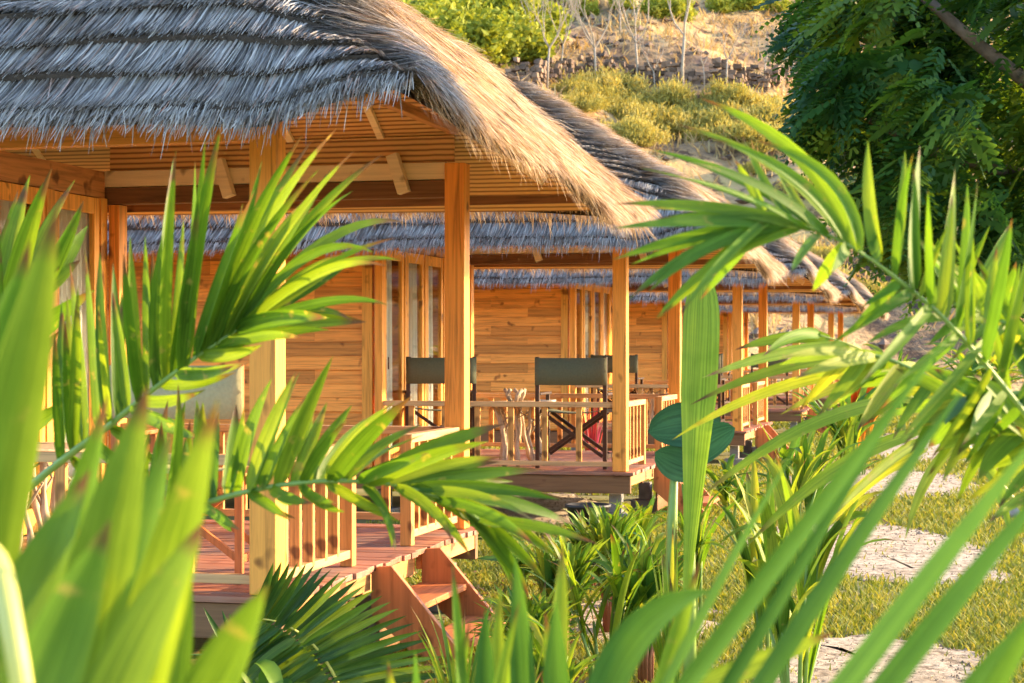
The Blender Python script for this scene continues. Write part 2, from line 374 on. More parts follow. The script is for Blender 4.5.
def make_thatch(parent):
    tier = .128
    nt_ = int(HALF/tier)
    # core shell with stepped tiers
    V = []; F = []; nb = 0
    for fc in range(4):
        L = FLEN[fc]; ns = int(L/.12)
        rows = []
        for k in range(nt_+1):
            rows.append((k*tier, .078)); rows.append((min(HALF, (k+1)*tier)-.004, .0))
        rows = [(-.02, .0)] + rows
        for (t, off) in rows:
            t = min(t, HALF); a, b = t, L-t
            u = np.linspace(0, 1, ns+1); sarr = a + (b-a)*u
            V.append(surf(fc, sarr, np.full(ns+1, t), off*(1 if fc != 1 else .8)))
        nr = len(rows)
        for r in range(nr-1):
            for i in range(ns):
                q = nb + r*(ns+1)+i; F.append((q, q+1, q+ns+2, q+ns+1) if fc in (1, 2) else (q, q+ns+1, q+ns+2, q+1))
        nb += nr*(ns+1)
    me = npmesh('thatch_core', np.concatenate(V), np.array(F), M['thatch'])
    roof = link('roof', me, parent)
    # straws
    PT = []; WW = []; RR = []; SUNLIT = []
    for fc in range(4):
        L = FLEN[fc]
        for k in range(-1, nt_+1):
            t0 = k*tier
            for (dens, wid, lo, hi) in ((1, .0044, 0, 1),):
                # density: more straw where the roof is seen close
                if fc == 0: d1 = 1150 if k < 7 else 600; s_hi = 3.3
                elif fc == 1: d1 = 760; s_hi = L
                else: d1 = 300; s_hi = L
                a, b = max(t0, 0)-.02, L-max(t0, 0)+.02
                if b <= a: continue
                segs = [(a, min(b, s_hi), d1, 1.)]
                if b > s_hi: segs.append((s_hi, b, 300, 1.7))
                for (sa, sb, dd, wk) in segs:
                    n = int((sb-sa)*dd)
                    if n <= 0: continue
                    s = RNG.uniform(sa, sb, n)
                    edge = k < 0
                    t_tip = t0 + RNG.normal(0, .009 if fc == 0 else .035, n) - (.0 if fc == 0 else .02)
                    if edge: t_tip = -.02 - np.abs(RNG.normal(0, .03, n))
                    if fc == 0: wave = .012*np.sin(s*3.1+k*2.3) + .007*np.sin(s*9+k)
                    else: wave = .04*np.sin(s*3.3+k*4)
                    t_tip = t_tip + wave*(0 if edge else 1)
                    Ls = RNG.uniform(.19, .26, n) if fc == 0 else RNG.uniform(.16, .30, n)
                    if fc == 0:
                        lean = np.where(s > .75, -1.0, .45) * RNG.uniform(.02, .12, n)*1.0 + RNG.normal(0, .022, n)
                        lean = np.where(s > .75, RNG.uniform(-.01, .04, n), -RNG.uniform(-.01, .05, n)) + RNG.normal(0, .014, n)
                    else: lean = RNG.normal(0, .05, n)
                    stray = RNG.random(n) < .03; lean = lean + stray*RNG.normal(0, .09, n)
                    s_root = s - lean*0; s_tip = s + lean
                    base_off = .115 if fc == 0 else .11
                    pts = []; WOB = RNG.normal(0, 1, n)
                    for j, u in enumerate((0., .45, .8, 1.)):
                        tt = t_tip + Ls*(1-u); ss = s_root + (s_tip-s_root)*u
                        off = (.030 + (.092-.030)*u**1.7 + WOB*(.2+u)*.009) if fc == 0 else (.055 + (base_off-.055)*u + WOB*(.3+u)*.014) + stray*.03*u
                        ph = surf(fc, ss, tt, off)
                        if edge: ph[:, 2] -= (.05*u**3)*RNG.uniform(.2, 1.3, n)
                        pts.append(ph)
                    pts = np.stack(pts, 1)
                    # across vector
                    al = np.array([-1., 0, 0]) if fc in (0, 2) else np.array([0., 1, 0])
                    nrm = {0: np.array([0, -.7, .7]), 1: np.array([.7, 0, .7]), 2: np.array([0, .7, .7]), 3: np.array([-.7, 0, .7])}[fc]
                    an = RNG.uniform(-1.0, 1.0, n)[:, None]*(.45 if fc == 1 else 1)
                    wv_ = al[None]*np.cos(an) + nrm[None]*np.sin(an)
                    hw = (wid*wk*RNG.uniform(.55, 1.3, n)*.72)[:, None, None]*np.array([.9, 1., .85, .25])[None, :, None]
                    PT.append(pts); WW.append(wv_[:, None, :]*hw); RR.append(np.clip(RNG.normal(.5, .27, n), 0, .97) + (RNG.random(n) < .02)*.03); SUNLIT.append(np.clip((s-np.maximum(t0, 0)-.15)/.5 + RNG.normal(0, .25, n), 0, 1) if fc == 1 else np.full(n, {0: 0., 2: .8, 3: .3}[fc]))  # painted sun tint per roof side, fading to shade grey at the near hip
    # loose fringe straws hanging from the eaves
    for fc, dn in ((0, 200), (1, 420), (2, 420), (3, 60)):
        L = FLEN[fc]; n = int(L*dn); s = RNG.uniform(0, L, n); ln = np.abs(RNG.normal(.03, .035, n))+.01
        a = surf(fc, s, np.full(n, .10), .05)
        b = surf(fc, s + RNG.normal(0, .02, n), np.full(n, -.03), RNG.uniform(0, .09, n))
        c = b.copy(); dirn = {0: (0, -1), 1: (1, 0), 2: (0, 1), 3: (-1, 0)}[fc]
        c[:, 0] += dirn[0]*ln*.5 + RNG.normal(0, .02, n); c[:, 1] += dirn[1]*ln*.5 + RNG.normal(0, .02, n); c[:, 2] -= ln*1.1
        d = (b+c)/2
        pts = np.stack([a, b, d, c], 1); al = np.array([-1., 0, 0]) if fc in (0, 2) else np.array([0., 1, 0])
        hw = (.0024*RNG.uniform(.6, 1.3, n))[:, None, None]*np.array([1., 1., .8, .2])[None, :, None]
        PT.append(pts); WW.append(np.broadcast_to(al, (n, 1, 3))*hw); RR.append(np.clip(RNG.normal(.55, .2, n), 0, .97)); SUNLIT.append(np.full(n, {0: 0., 1: .9, 2: .9, 3: .3}[fc]))
    # straws wrapping the hips and the ridge
    for (ca, cb, fa) in (((XR, YB), (XR-HALF, YB-HALF), 1), ((XL, YF), (XL+HALF, YF+HALF), 3)):
        n = 3600; u = RNG.uniform(0, 1, n)
        q = HALF*u; x = ca[0] + (cb[0]-ca[0])*u; y = ca[1] + (cb[1]-ca[1])*u
        z = EZ + Hf(q) - .20*np.clip(q/1., 0, 1) + sag(y) + eave(9, x, y, q)
        root = np.stack([x, y, z], 1); ang = RNG.uniform(-1., 1., n)
        o = np.array([ca[0]-cb[0], ca[1]-cb[1]]); o = o/np.linalg.norm(o)
        dx = o[0]*np.cos(ang) - o[1]*np.sin(ang); dy = o[0]*np.sin(ang) + o[1]*np.cos(ang); ln = RNG.uniform(.10, .20, n)
        # drop follows whichever facet the straw points to
        def zz(p):
            d = np.minimum.reduce([XR-p[:, 0], p[:, 0]-XL, p[:, 1]-YF, YB-p[:, 1]]); return EZ + Hf(d) - .10*np.clip(d/1., 0, 1) + sag(p[:, 1]) + RNG.normal(0, .008, n) + eave(9, p[:, 0], p[:, 1], d)
        pts = [root]
        for f in (.4, .75, 1.):
            p = root.copy(); p[:, 0] += dx*ln*f; p[:, 1] += dy*ln*f; p[:, 2] = zz(p); pts.append(p)
        pts = np.stack(pts, 1); wv_ = np.stack([-dy, dx, 0*dx], 1)
        hw = (.0027*RNG.uniform(.6, 1.3, n))[:, None, None]*np.array([.9, 1., .85, .25])[None, :, None]
        PT.append(pts); WW.append(wv_[:, None, :]*hw); RR.append(np.clip(RNG.normal(.5, .2, n), 0, .97)); SUNLIT.append(np.full(n, .9 if ca == (XR, YB) else .2))
    me = strips('thatch', np.concatenate(PT), np.concatenate(WW), np.concatenate(RR), M['straw'], np.concatenate(SUNLIT))
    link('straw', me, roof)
    # bamboo lining under the thatch
    mb = MB()
    for fc in range(4):
        L = FLEN[fc]
        for (t0, t1) in ((.06, .4), (.4, 1.), (1., 1.4), (1.4, HALF)):
            a0, a1 = t0, t1
            q = [surf(fc, a0, t0, -.05), surf(fc, L-a0, t0, -.05), surf(fc, L-a1, t1, -.05), surf(fc, a1, t1, -.05)]
            mb.add(q, [(0, 1, 2, 3)])
    mb.build('ceiling_lining', M['bamboo'], roof)
    # rafters
    mb = MB()
    for s in np.arange(.9, 8.5, .62):
        for fc, w in ((0, .05), (2, .05)):
            t1 = min(HALF, s, FLEN[fc]-s)
            if t1 > .9:
                mb = MB(); mb.bar(surf(fc, s, .16, -.12), surf(fc, s, min(t1, 1.), -.12), .045, .07); mb.build('rafter', M['cream'], roof)
    for s in np.arange(2.0, 4.6, .62):
        t1 = min(HALF, s, FLEN[1]-s)
        if t1 > .6: mb = MB(); mb.bar(surf(1, s, .24, -.12), surf(1, s, min(t1, 1.), -.12), .045, .07); mb.build('rafter', M['cream'], roof)
    return roof

def slat_mesh():
    mb = MB(); mb.box(-.027, .027, -.016, .016, DK+.075, DK+.60)
    me = mb.build('baluster', M['slat'], None); d = me.data; bpy.data.objects.remove(me); return d
def make_bungalow():
    hut = empty('bungalow')
    # deck boards
    mb = MB(); y = -.12; k = 0
    while y < DEP+.12:
        y1 = min(y+.118, DEP+.14); mb.box(FX-.02, .14+.012*math.sin(k*1.7), y, y1-.006, DK-.03, DK+.0015*(k % 3)); y = y1; k += 1
    mb.build('deck', M['deck'], hut, bevel=.003)
    mb = MB(); mb.box(FX-3.9, .11, -.10, -.04, DK-.20, DK-.035); mb.box(FX-3.9, .11, DEP+.04, DEP+.10, DK-.20, DK-.035)
    for yy in (1., 2.1): mb.box(FX-3.9, .03, yy, yy+.06, DK-.18, DK-.035)
    mb.build('deck_beam', M['brown'], hut, bevel=.004)
    mb = MB(); mb.box(.06, .105, -.035, 1.18, DK-.13, DK-.034); mb.box(.06, .105, 2.12, DEP+.035, DK-.13, DK-.034); mb.box(.02, .058, 1.18, 2.12, DK-.16, DK-.036)
    mb.build('deck_fascia', M['beam_y'], hut, bevel=.004)
    for (fx, fy) in ((-.05, .05), (-.05, DEP-.1), (FX+.1, .05), (FX+.1, DEP-.1), (-6, .05), (-6, 3.), (-.05, 1.6)):
        mb = MB(); mb.box(fx-.13, fx+.13, fy-.13, fy+.13, 0, .12); mb.box(fx-.06, fx+.06, fy-.06, fy+.06, .12, DK-.21)
        mb.build('footing', M['concrete'], hut, bevel=.008)
    # posts
    for (px_, py_) in ((0, 0), (0, DEP)):
        mb = MB(); mb.box(px_-.066, px_+.066, py_-.066, py_+.066, DK+.003, 2.84); mb.build('post', M['post'], hut, bevel=.006)
    for py_ in (0, DEP):
        mb = MB(); mb.box(FX+.032, FX+.11, py_-.06, py_+.06, DK+.003, 2.62); mb.build('post', M['post'], hut, bevel=.006)
    # header beams
    for py_ in (0, DEP):
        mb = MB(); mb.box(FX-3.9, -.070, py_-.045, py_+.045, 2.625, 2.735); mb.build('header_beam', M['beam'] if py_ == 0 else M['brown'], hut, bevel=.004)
        mb = MB(); mb.box(FX-3.9, -.068, py_-.035, py_+.035, 2.74, 2.85); mb.build('wall_plate', M['cream'], hut, bevel=.004)
    mb = MB(); mb.box(FX+.02, -.02, DEP-.015, DEP+.012, 2.853, 3.02); mb.build('bamboo_blind', M['bamboo_z'], hut)
    mb = MB(); mb.box(-.03, .03, .070, DEP-.070, 3.02, 3.08); mb.build('header_beam', M['beam_y'], hut, bevel=.004)
    # fascia boards just inside the eave
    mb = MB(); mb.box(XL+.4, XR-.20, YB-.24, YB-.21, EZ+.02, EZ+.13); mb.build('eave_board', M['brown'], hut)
    mb = MB(); mb.box(XL+.4, XR-.20, YF+.21, YF+.24, EZ+.07, EZ+.16); mb.build('eave_board', M['beam'], hut)
    # braces under the plate
    for bx_ in (-.35, -1.55):
        mb = MB(); mb.bar((bx_-.06, DEP-.075, 2.90), (bx_+.02, DEP-.075, 2.655), .07, .075); mb.build('brace', M['cream'], hut, bevel=.003)
    # front wall (faces down the row): lapped boards
    mb = MB(); z = DK; k = 0
    while z < 2.62:
        z1 = min(z+.135, 2.622); xb = FX-.02
        cut = sorted([FX-3.9] + [FX-.6-1.3*i-.55*((k*7) % 3) for i in range(3)])
        cut = [c for c in cut if c < xb-.2] + [xb]
        for a, b in zip(cut[:-1], cut[1:]):
            y_ = -.022-.004*((k*5) % 3)
            mb.add([(a+.001, y_, z+.002), (b-.001, y_, z+.002), (b-.001, y_+.012, z1-.002), (a+.001, y_+.012, z1-.002), (a+.001, .012, z+.002), (b-.001, .012, z+.002), (b-.001, .012, z1-.002), (a+.001, .012, z1-.002)],
                   [(0, 1, 2, 3), (7, 6, 5, 4), (0, 4, 5, 1), (1, 5, 6, 2), (2, 6, 7, 3), (3, 7, 4, 0)])
        z = z1; k += 1
    mb.build('front_wall', M['siding'], hut)
    mb = MB(); mb.box(FX-3.9, FX-3.84, .02, DEP, DK, 2.62); mb.box(FX-3.84, FX-.05, DEP-.03, DEP+.03, DK, 2.62); mb.box(FX-3.84, FX-.05, .02, DEP-.03, DK-.02, DK+.01)
    mb.build('room_wall', M['siding'], hut)
    # corner trims of the room
    mb = MB(); mb.box(FX-.10, FX+.004, -.050, -.024, DK+.002, 2.62); mb.box(FX-.018, FX+.003, -.022, .16, DK+.002, 2.62); mb.build('corner_trim', M['trim'], hut, bevel=.003)
    # facade with glazed doors
    mb = MB(); mb.box(FX-.018, FX+.01,   .162, DEP-.07, 2.662, 2.84); mb.build('lintel', M['beam_y'], hut, bevel=.003)
    spans = [(.28, .92, 0), (1.0, 1.62, 0), (1.70, 2.32, 0), (2.42, 3.04, 0)]
    edges = [(.162, .28), (.92, 1.0), (1.62, 1.70), (2.32, 2.42), (3.04, 3.13)]
    for a, b in edges:
        mb = MB(); mb.box(FX-.02, FX+.03, a, b, DK+.002, 2.66); mb.build('door_post', M['trim'], hut, bevel=.003)
    for a, b, _ in spans:
        fr_ = MB()
        fr_.box(FX-.02, FX+.02, a+.004, a+.075, DK+.01, 2.656); fr_.box(FX-.02, FX+.02, b-.075, b-.004, DK+.01, 2.656)
        fr_.box(FX-.019, FX+.019, a+.077, b-.077, 2.55, 2.655); fr_.box(FX-.019, FX+.019, a+.077, b-.077, DK+.011, DK+.16)
        d = fr_.build('glazed_door', M['trim'], hut, bevel=.003)
        pn = MB(); pn.box(FX-.003, FX+.003, a+.076, b-.076, DK+.161, 2.549); pn.build('pane', M['glass'], d)
        hd = MB(); hd.bar((FX+.05, a+.04, DK+.95), (FX+.05, a+.04, DK+1.07), .012, .012); hd.build('handle', M['brass'], d)
    # curtains behind the glass
    for a, b in ((.46, .72), (1.27, 1.56), (1.88, 2.14), (2.55, 3.10)):
        mb = MB(); n = 44; vs = []; fs = []
        for i in range(n+1):
            u = i/n; yy = a+(b-a)*u; dx_ = .022*math.sin(u*(b-a)*95) + .008*math.sin(u*37)
            for zz_ in (DK+.04, 1.5, 2.60): vs.append((FX-.05+dx_*(1.1 if zz_ < 2 else .7), yy, zz_))
        for i in range(n):
            for j in range(2): q = i*3+j; fs.append((q, q+3, q+4, q+1))
        mb.add(vs, fs); mb.build('curtain', M['curtain'], hut, smooth=True)
    # railings
    sm = slat_mesh()
    def slat(x, y, rz):
        o = link('baluster', sm, hut, .003); o.location = (x, y, 0); o.rotation_euler = (0, 0, rz)
    def rail(a, b, mat):
        for z0, h, w in ((DK+.60, .05, .075), (DK+.045, .045, .05)):
            mb = MB()
            if a[0] == b[0]: mb.box(a[0]-w/2, a[0]+w/2, a[1], b[1], z0, z0+h)
            else: mb.box(a[0], b[0], a[1]-w/2, a[1]+w/2, z0, z0+h)
            mb.build('top_rail' if h == .05 else 'bottom_rail', mat, hut, bevel=.004)
    rail((FX+.10, 0), (-.068, 0), M['rail'])
    for x in np.arange(-.40, FX+.2, -.33): slat(x, 0, 0)
    rail((0, .068), (0, 1.15), M['rail_y']); rail((0, 2.12), (0, DEP-.068), M['rail_y'])
    for yy in (.18, .36, .54, .72, .90): slat(0, yy, 0)
    for yy in (2.30, 2.47, 2.64, 2.81, 2.98): slat(0, yy, 0)
    for yy in (1.12, 2.15):
        mb = MB(); mb.box(-.034, .034, yy-.034, yy+.034, DK+.002, DK+.645); mb.build('newel_post', M['slat'], hut, bevel=.004)
    rail((FX+.10, DEP), (-.068, DEP), M['rail'])
    for x in list(np.arange(-.20, -.60, -.14)) + list(np.arange(-1.15, FX+.2, -.16)): slat(x, DEP, 0)
    # steps
    for yy in (1.20, 2.10):
        mb = MB()
        pr = [(.11, DK-.02), (.11, DK-.22), (.52, .0), (.72, .0), (.30, DK+.0)]
        pr = [(.108, DK-.01), (.108, DK-.26), (.40, .0), (.66, .0), (.22, DK-.0)]
        n = len(pr); vs = [(x, yy-.022, z) for x, z in pr] + [(x, yy+.022, z) for x, z in pr]
        mb.add(vs, [tuple(range(n)), tuple(range(2*n-1, n-1, -1))] + [(i, i+n, (i+1) % n+n, (i+1) % n) for i in range(n)])
        mb.build('stringer', M['stringer'], hut, bevel=.004)
    for (xa, xb, z) in ((.10, .38, DK-.20), (.38, .66, DK-.38)):
        mb = MB(); mb.box(xa, xb, 1.223, 2.077, z-.035, z); mb.build('tread', M['step'], hut, bevel=.004)
    mb = MB(); mb.box(.12, .14, 1.225, 2.075, .01, DK-.24); mb.build('riser', M['brown'], hut)
    make_thatch(hut)
    return hut
hut = make_bungalow(); index_kids()
hut_labels = ['nearest thatched bungalow, its shaded roof filling the top left behind the palm fronds',
 'second thatched bungalow in the row, seen through and beside the nearest veranda',
 'third thatched bungalow in the row, its veranda behind the upright banana leaf',
 'fourth thatched bungalow in the row, small behind the drooping right palm fronds',
 'fifth and farthest thatched bungalow at the end of the row']
for i, lb in enumerate(hut_labels):
    o = hut if i == 0 else copy_tree(hut)
    o.location = (X0, Y0+PITCH*i, 0)
    tag(o, lb, 'bungalow', 'thatched bungalows in a row')
HUTX = lambda i, x, y: (X0+x, Y0+PITCH*i+y, DK+.004)

# ------------------------------------------------------------------ veranda furniture
def make_chair(canvas, frame):
    c = empty('director_chair'); w = .33; d = .22
    for sx in (-1, 1):
        mb = MB()
        mb.box(sx*w-.02, sx*w+.02, -d-.012, -d+.02, .0, 1.07)          # rear upright carries the backrest
        mb.build('back_upright', frame, c, bevel=.003)
        mb = MB(); mb.box(sx*w-.018, sx*w+.018, d-.018, d+.018, .022, .70); mb.build('leg', frame, c, bevel=.003)
        mb = MB(); mb.box(sx*w-.028, sx*w+.028, -d+.021, d+.05, .702, .726); mb.build('armrest', frame, c, bevel=.005)
        mb = MB(); mb.box(sx*w-.017, sx*w+.017, -d+.021, d-.019, .10, .14); mb.build('foot_rail', frame, c, bevel=.003)
        mb = MB(); mb.box(sx*w*.92-.02, sx*w*.92+.02, -d+.021, d-.019, .53, .56); mb.build('seat_rail', frame, c, bevel=.003)
    for yy in (-d+.05, d-.05):
        for sgn in (-1, 1):
            mb = MB(); mb.bar((-sgn*(w-.03), yy+.014*sgn, .12), (sgn*(w-.05), yy+.014*sgn, .53), .024, .034); mb.build('crossed_leg', frame, c, bevel=.003)
    mb = MB(); n = 12; vs = []; fs = []
    for i in range(n+1):
        u = -1+2*i/n
        for z in (.80, .93, 1.06): vs.append((u*(w+.022), -d-.018-.03*(1-u*u)*(1 if abs(u) < .95 else 0), z))
    for i in range(n):
        for j in range(2): q = i*3+j; fs.append((q, q+3, q+4, q+1))
    mb.add(vs, fs); o = mb.build('backrest', canvas, c, smooth=True); so = o.modifiers.new('t', 'SOLIDIFY'); so.thickness = .006
    mb = MB(); vs = []; fs = []
    for i in range(n+1):
        u = -1+2*i/n
        for y in (-d+.03, 0, d-.02): vs.append((u*(w*.93), y, .566-.035*(1-u*u)))
    for i in range(n):
        for j in range(2): q = i*3+j; fs.append((q, q+3, q+4, q+1))
    mb.add(vs, fs); o = mb.build('seat', canvas, c, smooth=True); so = o.modifiers.new('t', 'SOLIDIFY'); so.thickness = .006
    return c
ch0 = make_chair(M['canvas'], M['frame']); ch1 = make_chair(M['canvas_sunlit'], M['redframe']); index_kids()
chairs = [
 (ch1, 0, -.60, .52, .0, 'director chair with canvas painted pale as if sunlit and red-brown crossed legs on the nearest veranda'),
 (ch0, 1, -.52, .42, .0, 'dark green canvas director chair behind the railing beside the branch-legged table'),
 (ch0, 1, -2.02, .85, .35, 'dark green canvas director chair by the curtained doors of the second bungalow'),
 (ch0, 2, -1.90, .9, .0, 'canvas director chair on the third veranda, half hidden by the second veranda post'),
 (ch0, 2, -.62, .45, .0, 'director chair on the third veranda beside the upright banana leaf'),
 (ch0, 3, -.55, .5, .1, 'small dark director chair at the railing of the fourth bungalow'),
 (ch0, 3, -1.75, .8, -.2, 'small dark director chair near the doors of the fourth bungalow')]
for i, (src, h, x, y, rz, lb) in enumerate(chairs):
    o = src if i in (0, 1) else copy_tree(src)
    o.location = HUTX(h, x, y); o.rotation_euler = (0, 0, rz); tag(o, lb, 'chair', 'director chairs on the verandas')
def make_table():
    t = empty('branch_table'); random.seed(3)
    mb = MB(); mb.lathe([(0, .585), (.40, .585), (.42, .60), (.42, .615), (.40, .625), (0, .625)], n=28); mb.build('table_top', M['drift'], t, smooth=False)
    for k in range(9):
        a = 2*math.pi*k/9; a2 = a+random.uniform(-.7, .7); r1 = .24+random.uniform(-.03, .05); r2 = .22+random.uniform(-.05, .08)
        pts = []
        for i in range(7):
            u = i/6; aa = a+(a2-a)*u; r = r1+(r2-r1)*u-.06*math.sin(math.pi*u)
            pts.append((r*math.cos(aa)+random.uniform(-.012, .012), r*math.sin(aa)+random.uniform(-.012, .012), .584*u))
        mb = MB(); mb.tube(pts, [random.uniform(.016, .032)*(1-.25*i/6) for i in range(7)], 7)
        q = Vector(pts[3]); mb.tube([q, q+Vector((random.uniform(-.08, .08), random.uniform(-.08, .08), .14)), q+Vector((random.uniform(-.12, .12), random.uniform(-.12, .12), .24))], [.012, .009, .006], 5)
        mb.build('branch_leg', M['drift'], t, smooth=True)
    return t
tb = make_table(); index_kids()
for i, (h, x, y, lb) in enumerate(((1, -1.12, .62, 'round table on knotted branch legs behind the second veranda railing'),
                                   (0, -1.75, .8, 'branch-legged table on the nearest veranda behind the palm leaves'),
                                   (2, -1.3, .6, 'branch-legged table on the third veranda'))):
    o = tb if i == 0 else copy_tree(tb); o.location = HUTX(h, x, y); tag(o, lb, 'table', 'branch tables on the verandas')
tx, ty, tz = HUTX(1, -1.12, .62); tz += .626
mb = MB()
for k in range(5):
    a = k*1.3; mb.tube([(tx-.06+.05*math.cos(a), ty+.05*math.sin(a), tz), (tx-.06+.09*math.cos(a), ty+.09*math.sin(a), tz+.07), (tx-.06+.10*math.cos(a+.6), ty+.10*math.sin(a+.6), tz+.12)], [.022, .018, .02], 7)
tag(mb.build('driftwood_ornament', M['drift'], None, True), 'small knobbly driftwood ornament on the branch-legged table', 'ornament')
mb = MB(); mb.lathe([(0, 0), (.06, 0), (.085, .02), (.08, .022), (.055, .008), (0, .008)], (tx+.29, ty-.06, tz), 18)
tag(mb.build('ashtray', M['ceramic'], None, True), 'white dish on the right edge of the branch-legged table', 'dish')

# ------------------------------------------------------------------ setting
mb = MB(); s_ = 600; ng = 60
mb.add([(-s_, -60, 0), (s_, -60, 0), (s_, 900, 0), (-s_, 900, 0)], [(0, 1, 2, 3)])
tag(mb.build('ground', M['ground']), kind='structure')
# hillside
def hz(x, y):
    x = np.asarray(x, float); y = np.asarray(y, float)
    d = y - (52 + .10*x)
    base = np.where(d > 0, .36*d, 0) * (1/(1+np.exp(-(d-2)/3)))
    base = base*(1 - .0012*x) - .27*(x+8)*np.clip(d/16, 0, 1)
    n = .55*np.sin(x*.21+1.3)*np.cos(y*.17) + .35*np.sin(x*.53+y*.31) + .22*np.sin(x*.9-y*.77+2) + .12*np.sin(x*1.9+y*1.3)
    ter = .35*np.sin(d*.55)
    return base + (n+ter)*np.clip(d/12, 0, 1) - .3*np.clip(1-d/4, 0, 1)
xs = np.arange(-90, 90.1, .8); ys = np.arange(46, 190, .8)
XX, YY = np.meshgrid(xs, ys); ZZ = hz(XX, YY) + RNG.normal(0, .10, XX.shape)*(YY > 56)
V = np.stack([XX, YY, ZZ], -1).reshape(-1, 3); nx = len(xs)
ii, jj = np.meshgrid(np.arange(nx-1), np.arange(len(ys)-1)); q = (jj*nx+ii).ravel()
me = npmesh('hillside', V, np.stack([q, q+1, q+nx+1, q+nx], 1), M['hill']); tag(link('hillside', me), kind='structure')
def hill_at(px, py, lo=55, hi=180):
    for D in np.arange(lo, hi, .5):
        p = P(px, py, D)
        if hz(p[0], p[1]) >= p[2]: return np.array((p[0], p[1], float(hz(p[0], p[1])))), D
    return None, None
# sandy walks to each bungalow
def patch(name, pts, z=.006, sub=6):
    mb = MB(); n = len(pts); out = []
    for i in range(n):
        a = np.array(pts[i]); b = np.array(pts[(i+1) % n])
        p0 = np.array(pts[i-1]); p3 = np.array(pts[(i+2) % n])
        for k in range(sub):
            u = k/sub
            c = .5*((2*a) + (-p0+b)*u + (2*p0-5*a+4*b-p3)*u*u + (-p0+3*a-3*b+p3)*u**3)
            out.append(c + RNG.normal(0, .065, 2))
    c = np.mean(out, 0); vs = [(c[0], c[1], z+.02)]
    m_ = len(out)
    for rr_ in (.6, .9, 1.): vs += [(c[0]+(o[0]-c[0])*rr_, c[1]+(o[1]-c[1])*rr_, z+(.02 if rr_ < .8 else .014 if rr_ < .95 else 0)) for o in out]
    fs = [(0, 1+i, 1+(i+1) % m_) for i in range(m_)]
    for r in range(2):
        for i in range(m_): fs.append((1+r*m_+i, 1+(r+1)*m_+i, 1+(r+1)*m_+(i+1) % m_, 1+r*m_+(i+1) % m_))
    mb.add(vs, fs); o = mb.build(name, M['sand']); tag(o, kind='structure'); PATCH.append(np.array(out)); return o
PATCH = []
def gp(px, py):
    D = EYE*FPX/(py-HY); p = G(px, D); return (p[0], p[1])
patch('sand_path', [gp(*q) for q in ((885, 434), (960, 431), (980, 446), (965, 462), (880, 459), (872, 446))])
patch('sand_path', [gp(*q) for q in ((800, 472), (870, 470), (950, 475), (975, 488), (940, 498), (850, 495), (790, 488))])
patch('sand_path', [gp(*q) for q in ((770, 528), (860, 524), (960, 540), (1012, 572), (990, 586), (900, 584), (800, 572), (740, 552))])
patch('sand_path', [gp(*q) for q in ((556, 606), (640, 600), (712, 610), (706, 634), (620, 646), (560, 630))])
patch('sand_path', [gp(*q) for q in ((775, 652), (840, 636), (925, 640), (985, 662), (970, 710), (760, 715))])
patch('sand_path', [gp(*q) for q in ((470, 497), (560, 494), (600, 508), (560, 524), (480, 520))])
# lawn blades
def inpoly(x, y, poly):
    c = np.zeros(len(x), bool); n = len(poly); j = n-1
    for i in range(n):
        xi, yi = poly[i]; xj, yj = poly[j]
        c ^= ((yi > y) != (yj > y)) & (x < (xj-xi)*(y-yi)/(yj-yi+1e-12)+xi); j = i
    return c
def inhut(x, y):
    r = np.zeros(len(x), bool)
    for i in range(5):
        r |= (x < X0+.15) & (x > X0-6.5) & (y > Y0+PITCH*i-.2) & (y < Y0+PITCH*i+DEP+.2)
    return r
n = 230000
py = HY + np.exp(RNG.uniform(math.log(42), math.log(400), n)); D = EYE*FPX/(py-HY)
px = RNG.uniform(380, 1080, n)
gx = FW[0]*D + RT[0]*(px-512)/FPX*D; gy = FW[1]*D + RT[1]*(px-512)/FPX*D
gx = gx + RNG.normal(0, .1, n)
keep = ~inhut(gx, gy)
for pl in PATCH:
    ctr = pl.mean(0); inner = inpoly(gx, gy, ctr+(pl-ctr)*.86)
    keep &= ~(inpoly(gx, gy, pl) & (RNG.random(n) > np.where(inner, .03, .35)))
dens = .5+.5*np.sin(gx*2.1+gy*.7)*np.sin(gy*1.3-gx); keep &= RNG.random(n) < (.45+.55*dens)
gx, gy, D = gx[keep], gy[keep], D[keep]; n = len(gx)
h = RNG.uniform(.02, .055, n)*(1+.02*D); an = RNG.uniform(0, 6.28, n)
root = np.stack([gx, gy, np.zeros(n)], 1); dirv = np.stack([np.cos(an), np.sin(an), np.zeros(n)], 1)
pts = np.stack([root, root+dirv*h[:, None]*.25+UP*h[:, None]*.6, root+dirv*h[:, None]*.8+UP*h[:, None]], 1)
wv_ = np.stack([-np.sin(an), np.cos(an), np.zeros(n)], 1)[:, None, :]*(.0016+.0004*D)[:, None, None]*np.array([1, .8, .15])[None, :, None]
tag(link('lawn_grass', strips('lawn_grass', pts, wv_, RNG.random(n), M['grass'])), 'short yellow-green lawn grass between the sandy walks', 'grass', kind='stuff')
# fallen leaves by the nearest deck
def litter(n, pxr, pyr):
    mb = MB()
    for i in range(n):
        p = G(random.uniform(*pxr), EYE*FPX/(random.uniform(*pyr)-HY)); a = random.uniform(0, 6.28); L = random.uniform(.03, .08)
        p[2] = random.uniform(.006, .04); b_ = p + np.array((math.cos(a)*L, math.sin(a)*L, random.uniform(-.005, .02)))
        mb.leaf(p, b_, L*.5, nrm=(random.uniform(-.3, .3), random.uniform(-.3, .3), 1), nseg=3, prof='o')
    return mb
tag(litter(1500, (150, 640), (560, 705)).build('leaf_litter', M['litter']), 'dry fallen leaves on the ground under and beside the nearest deck', 'leaf litter', kind='stuff')

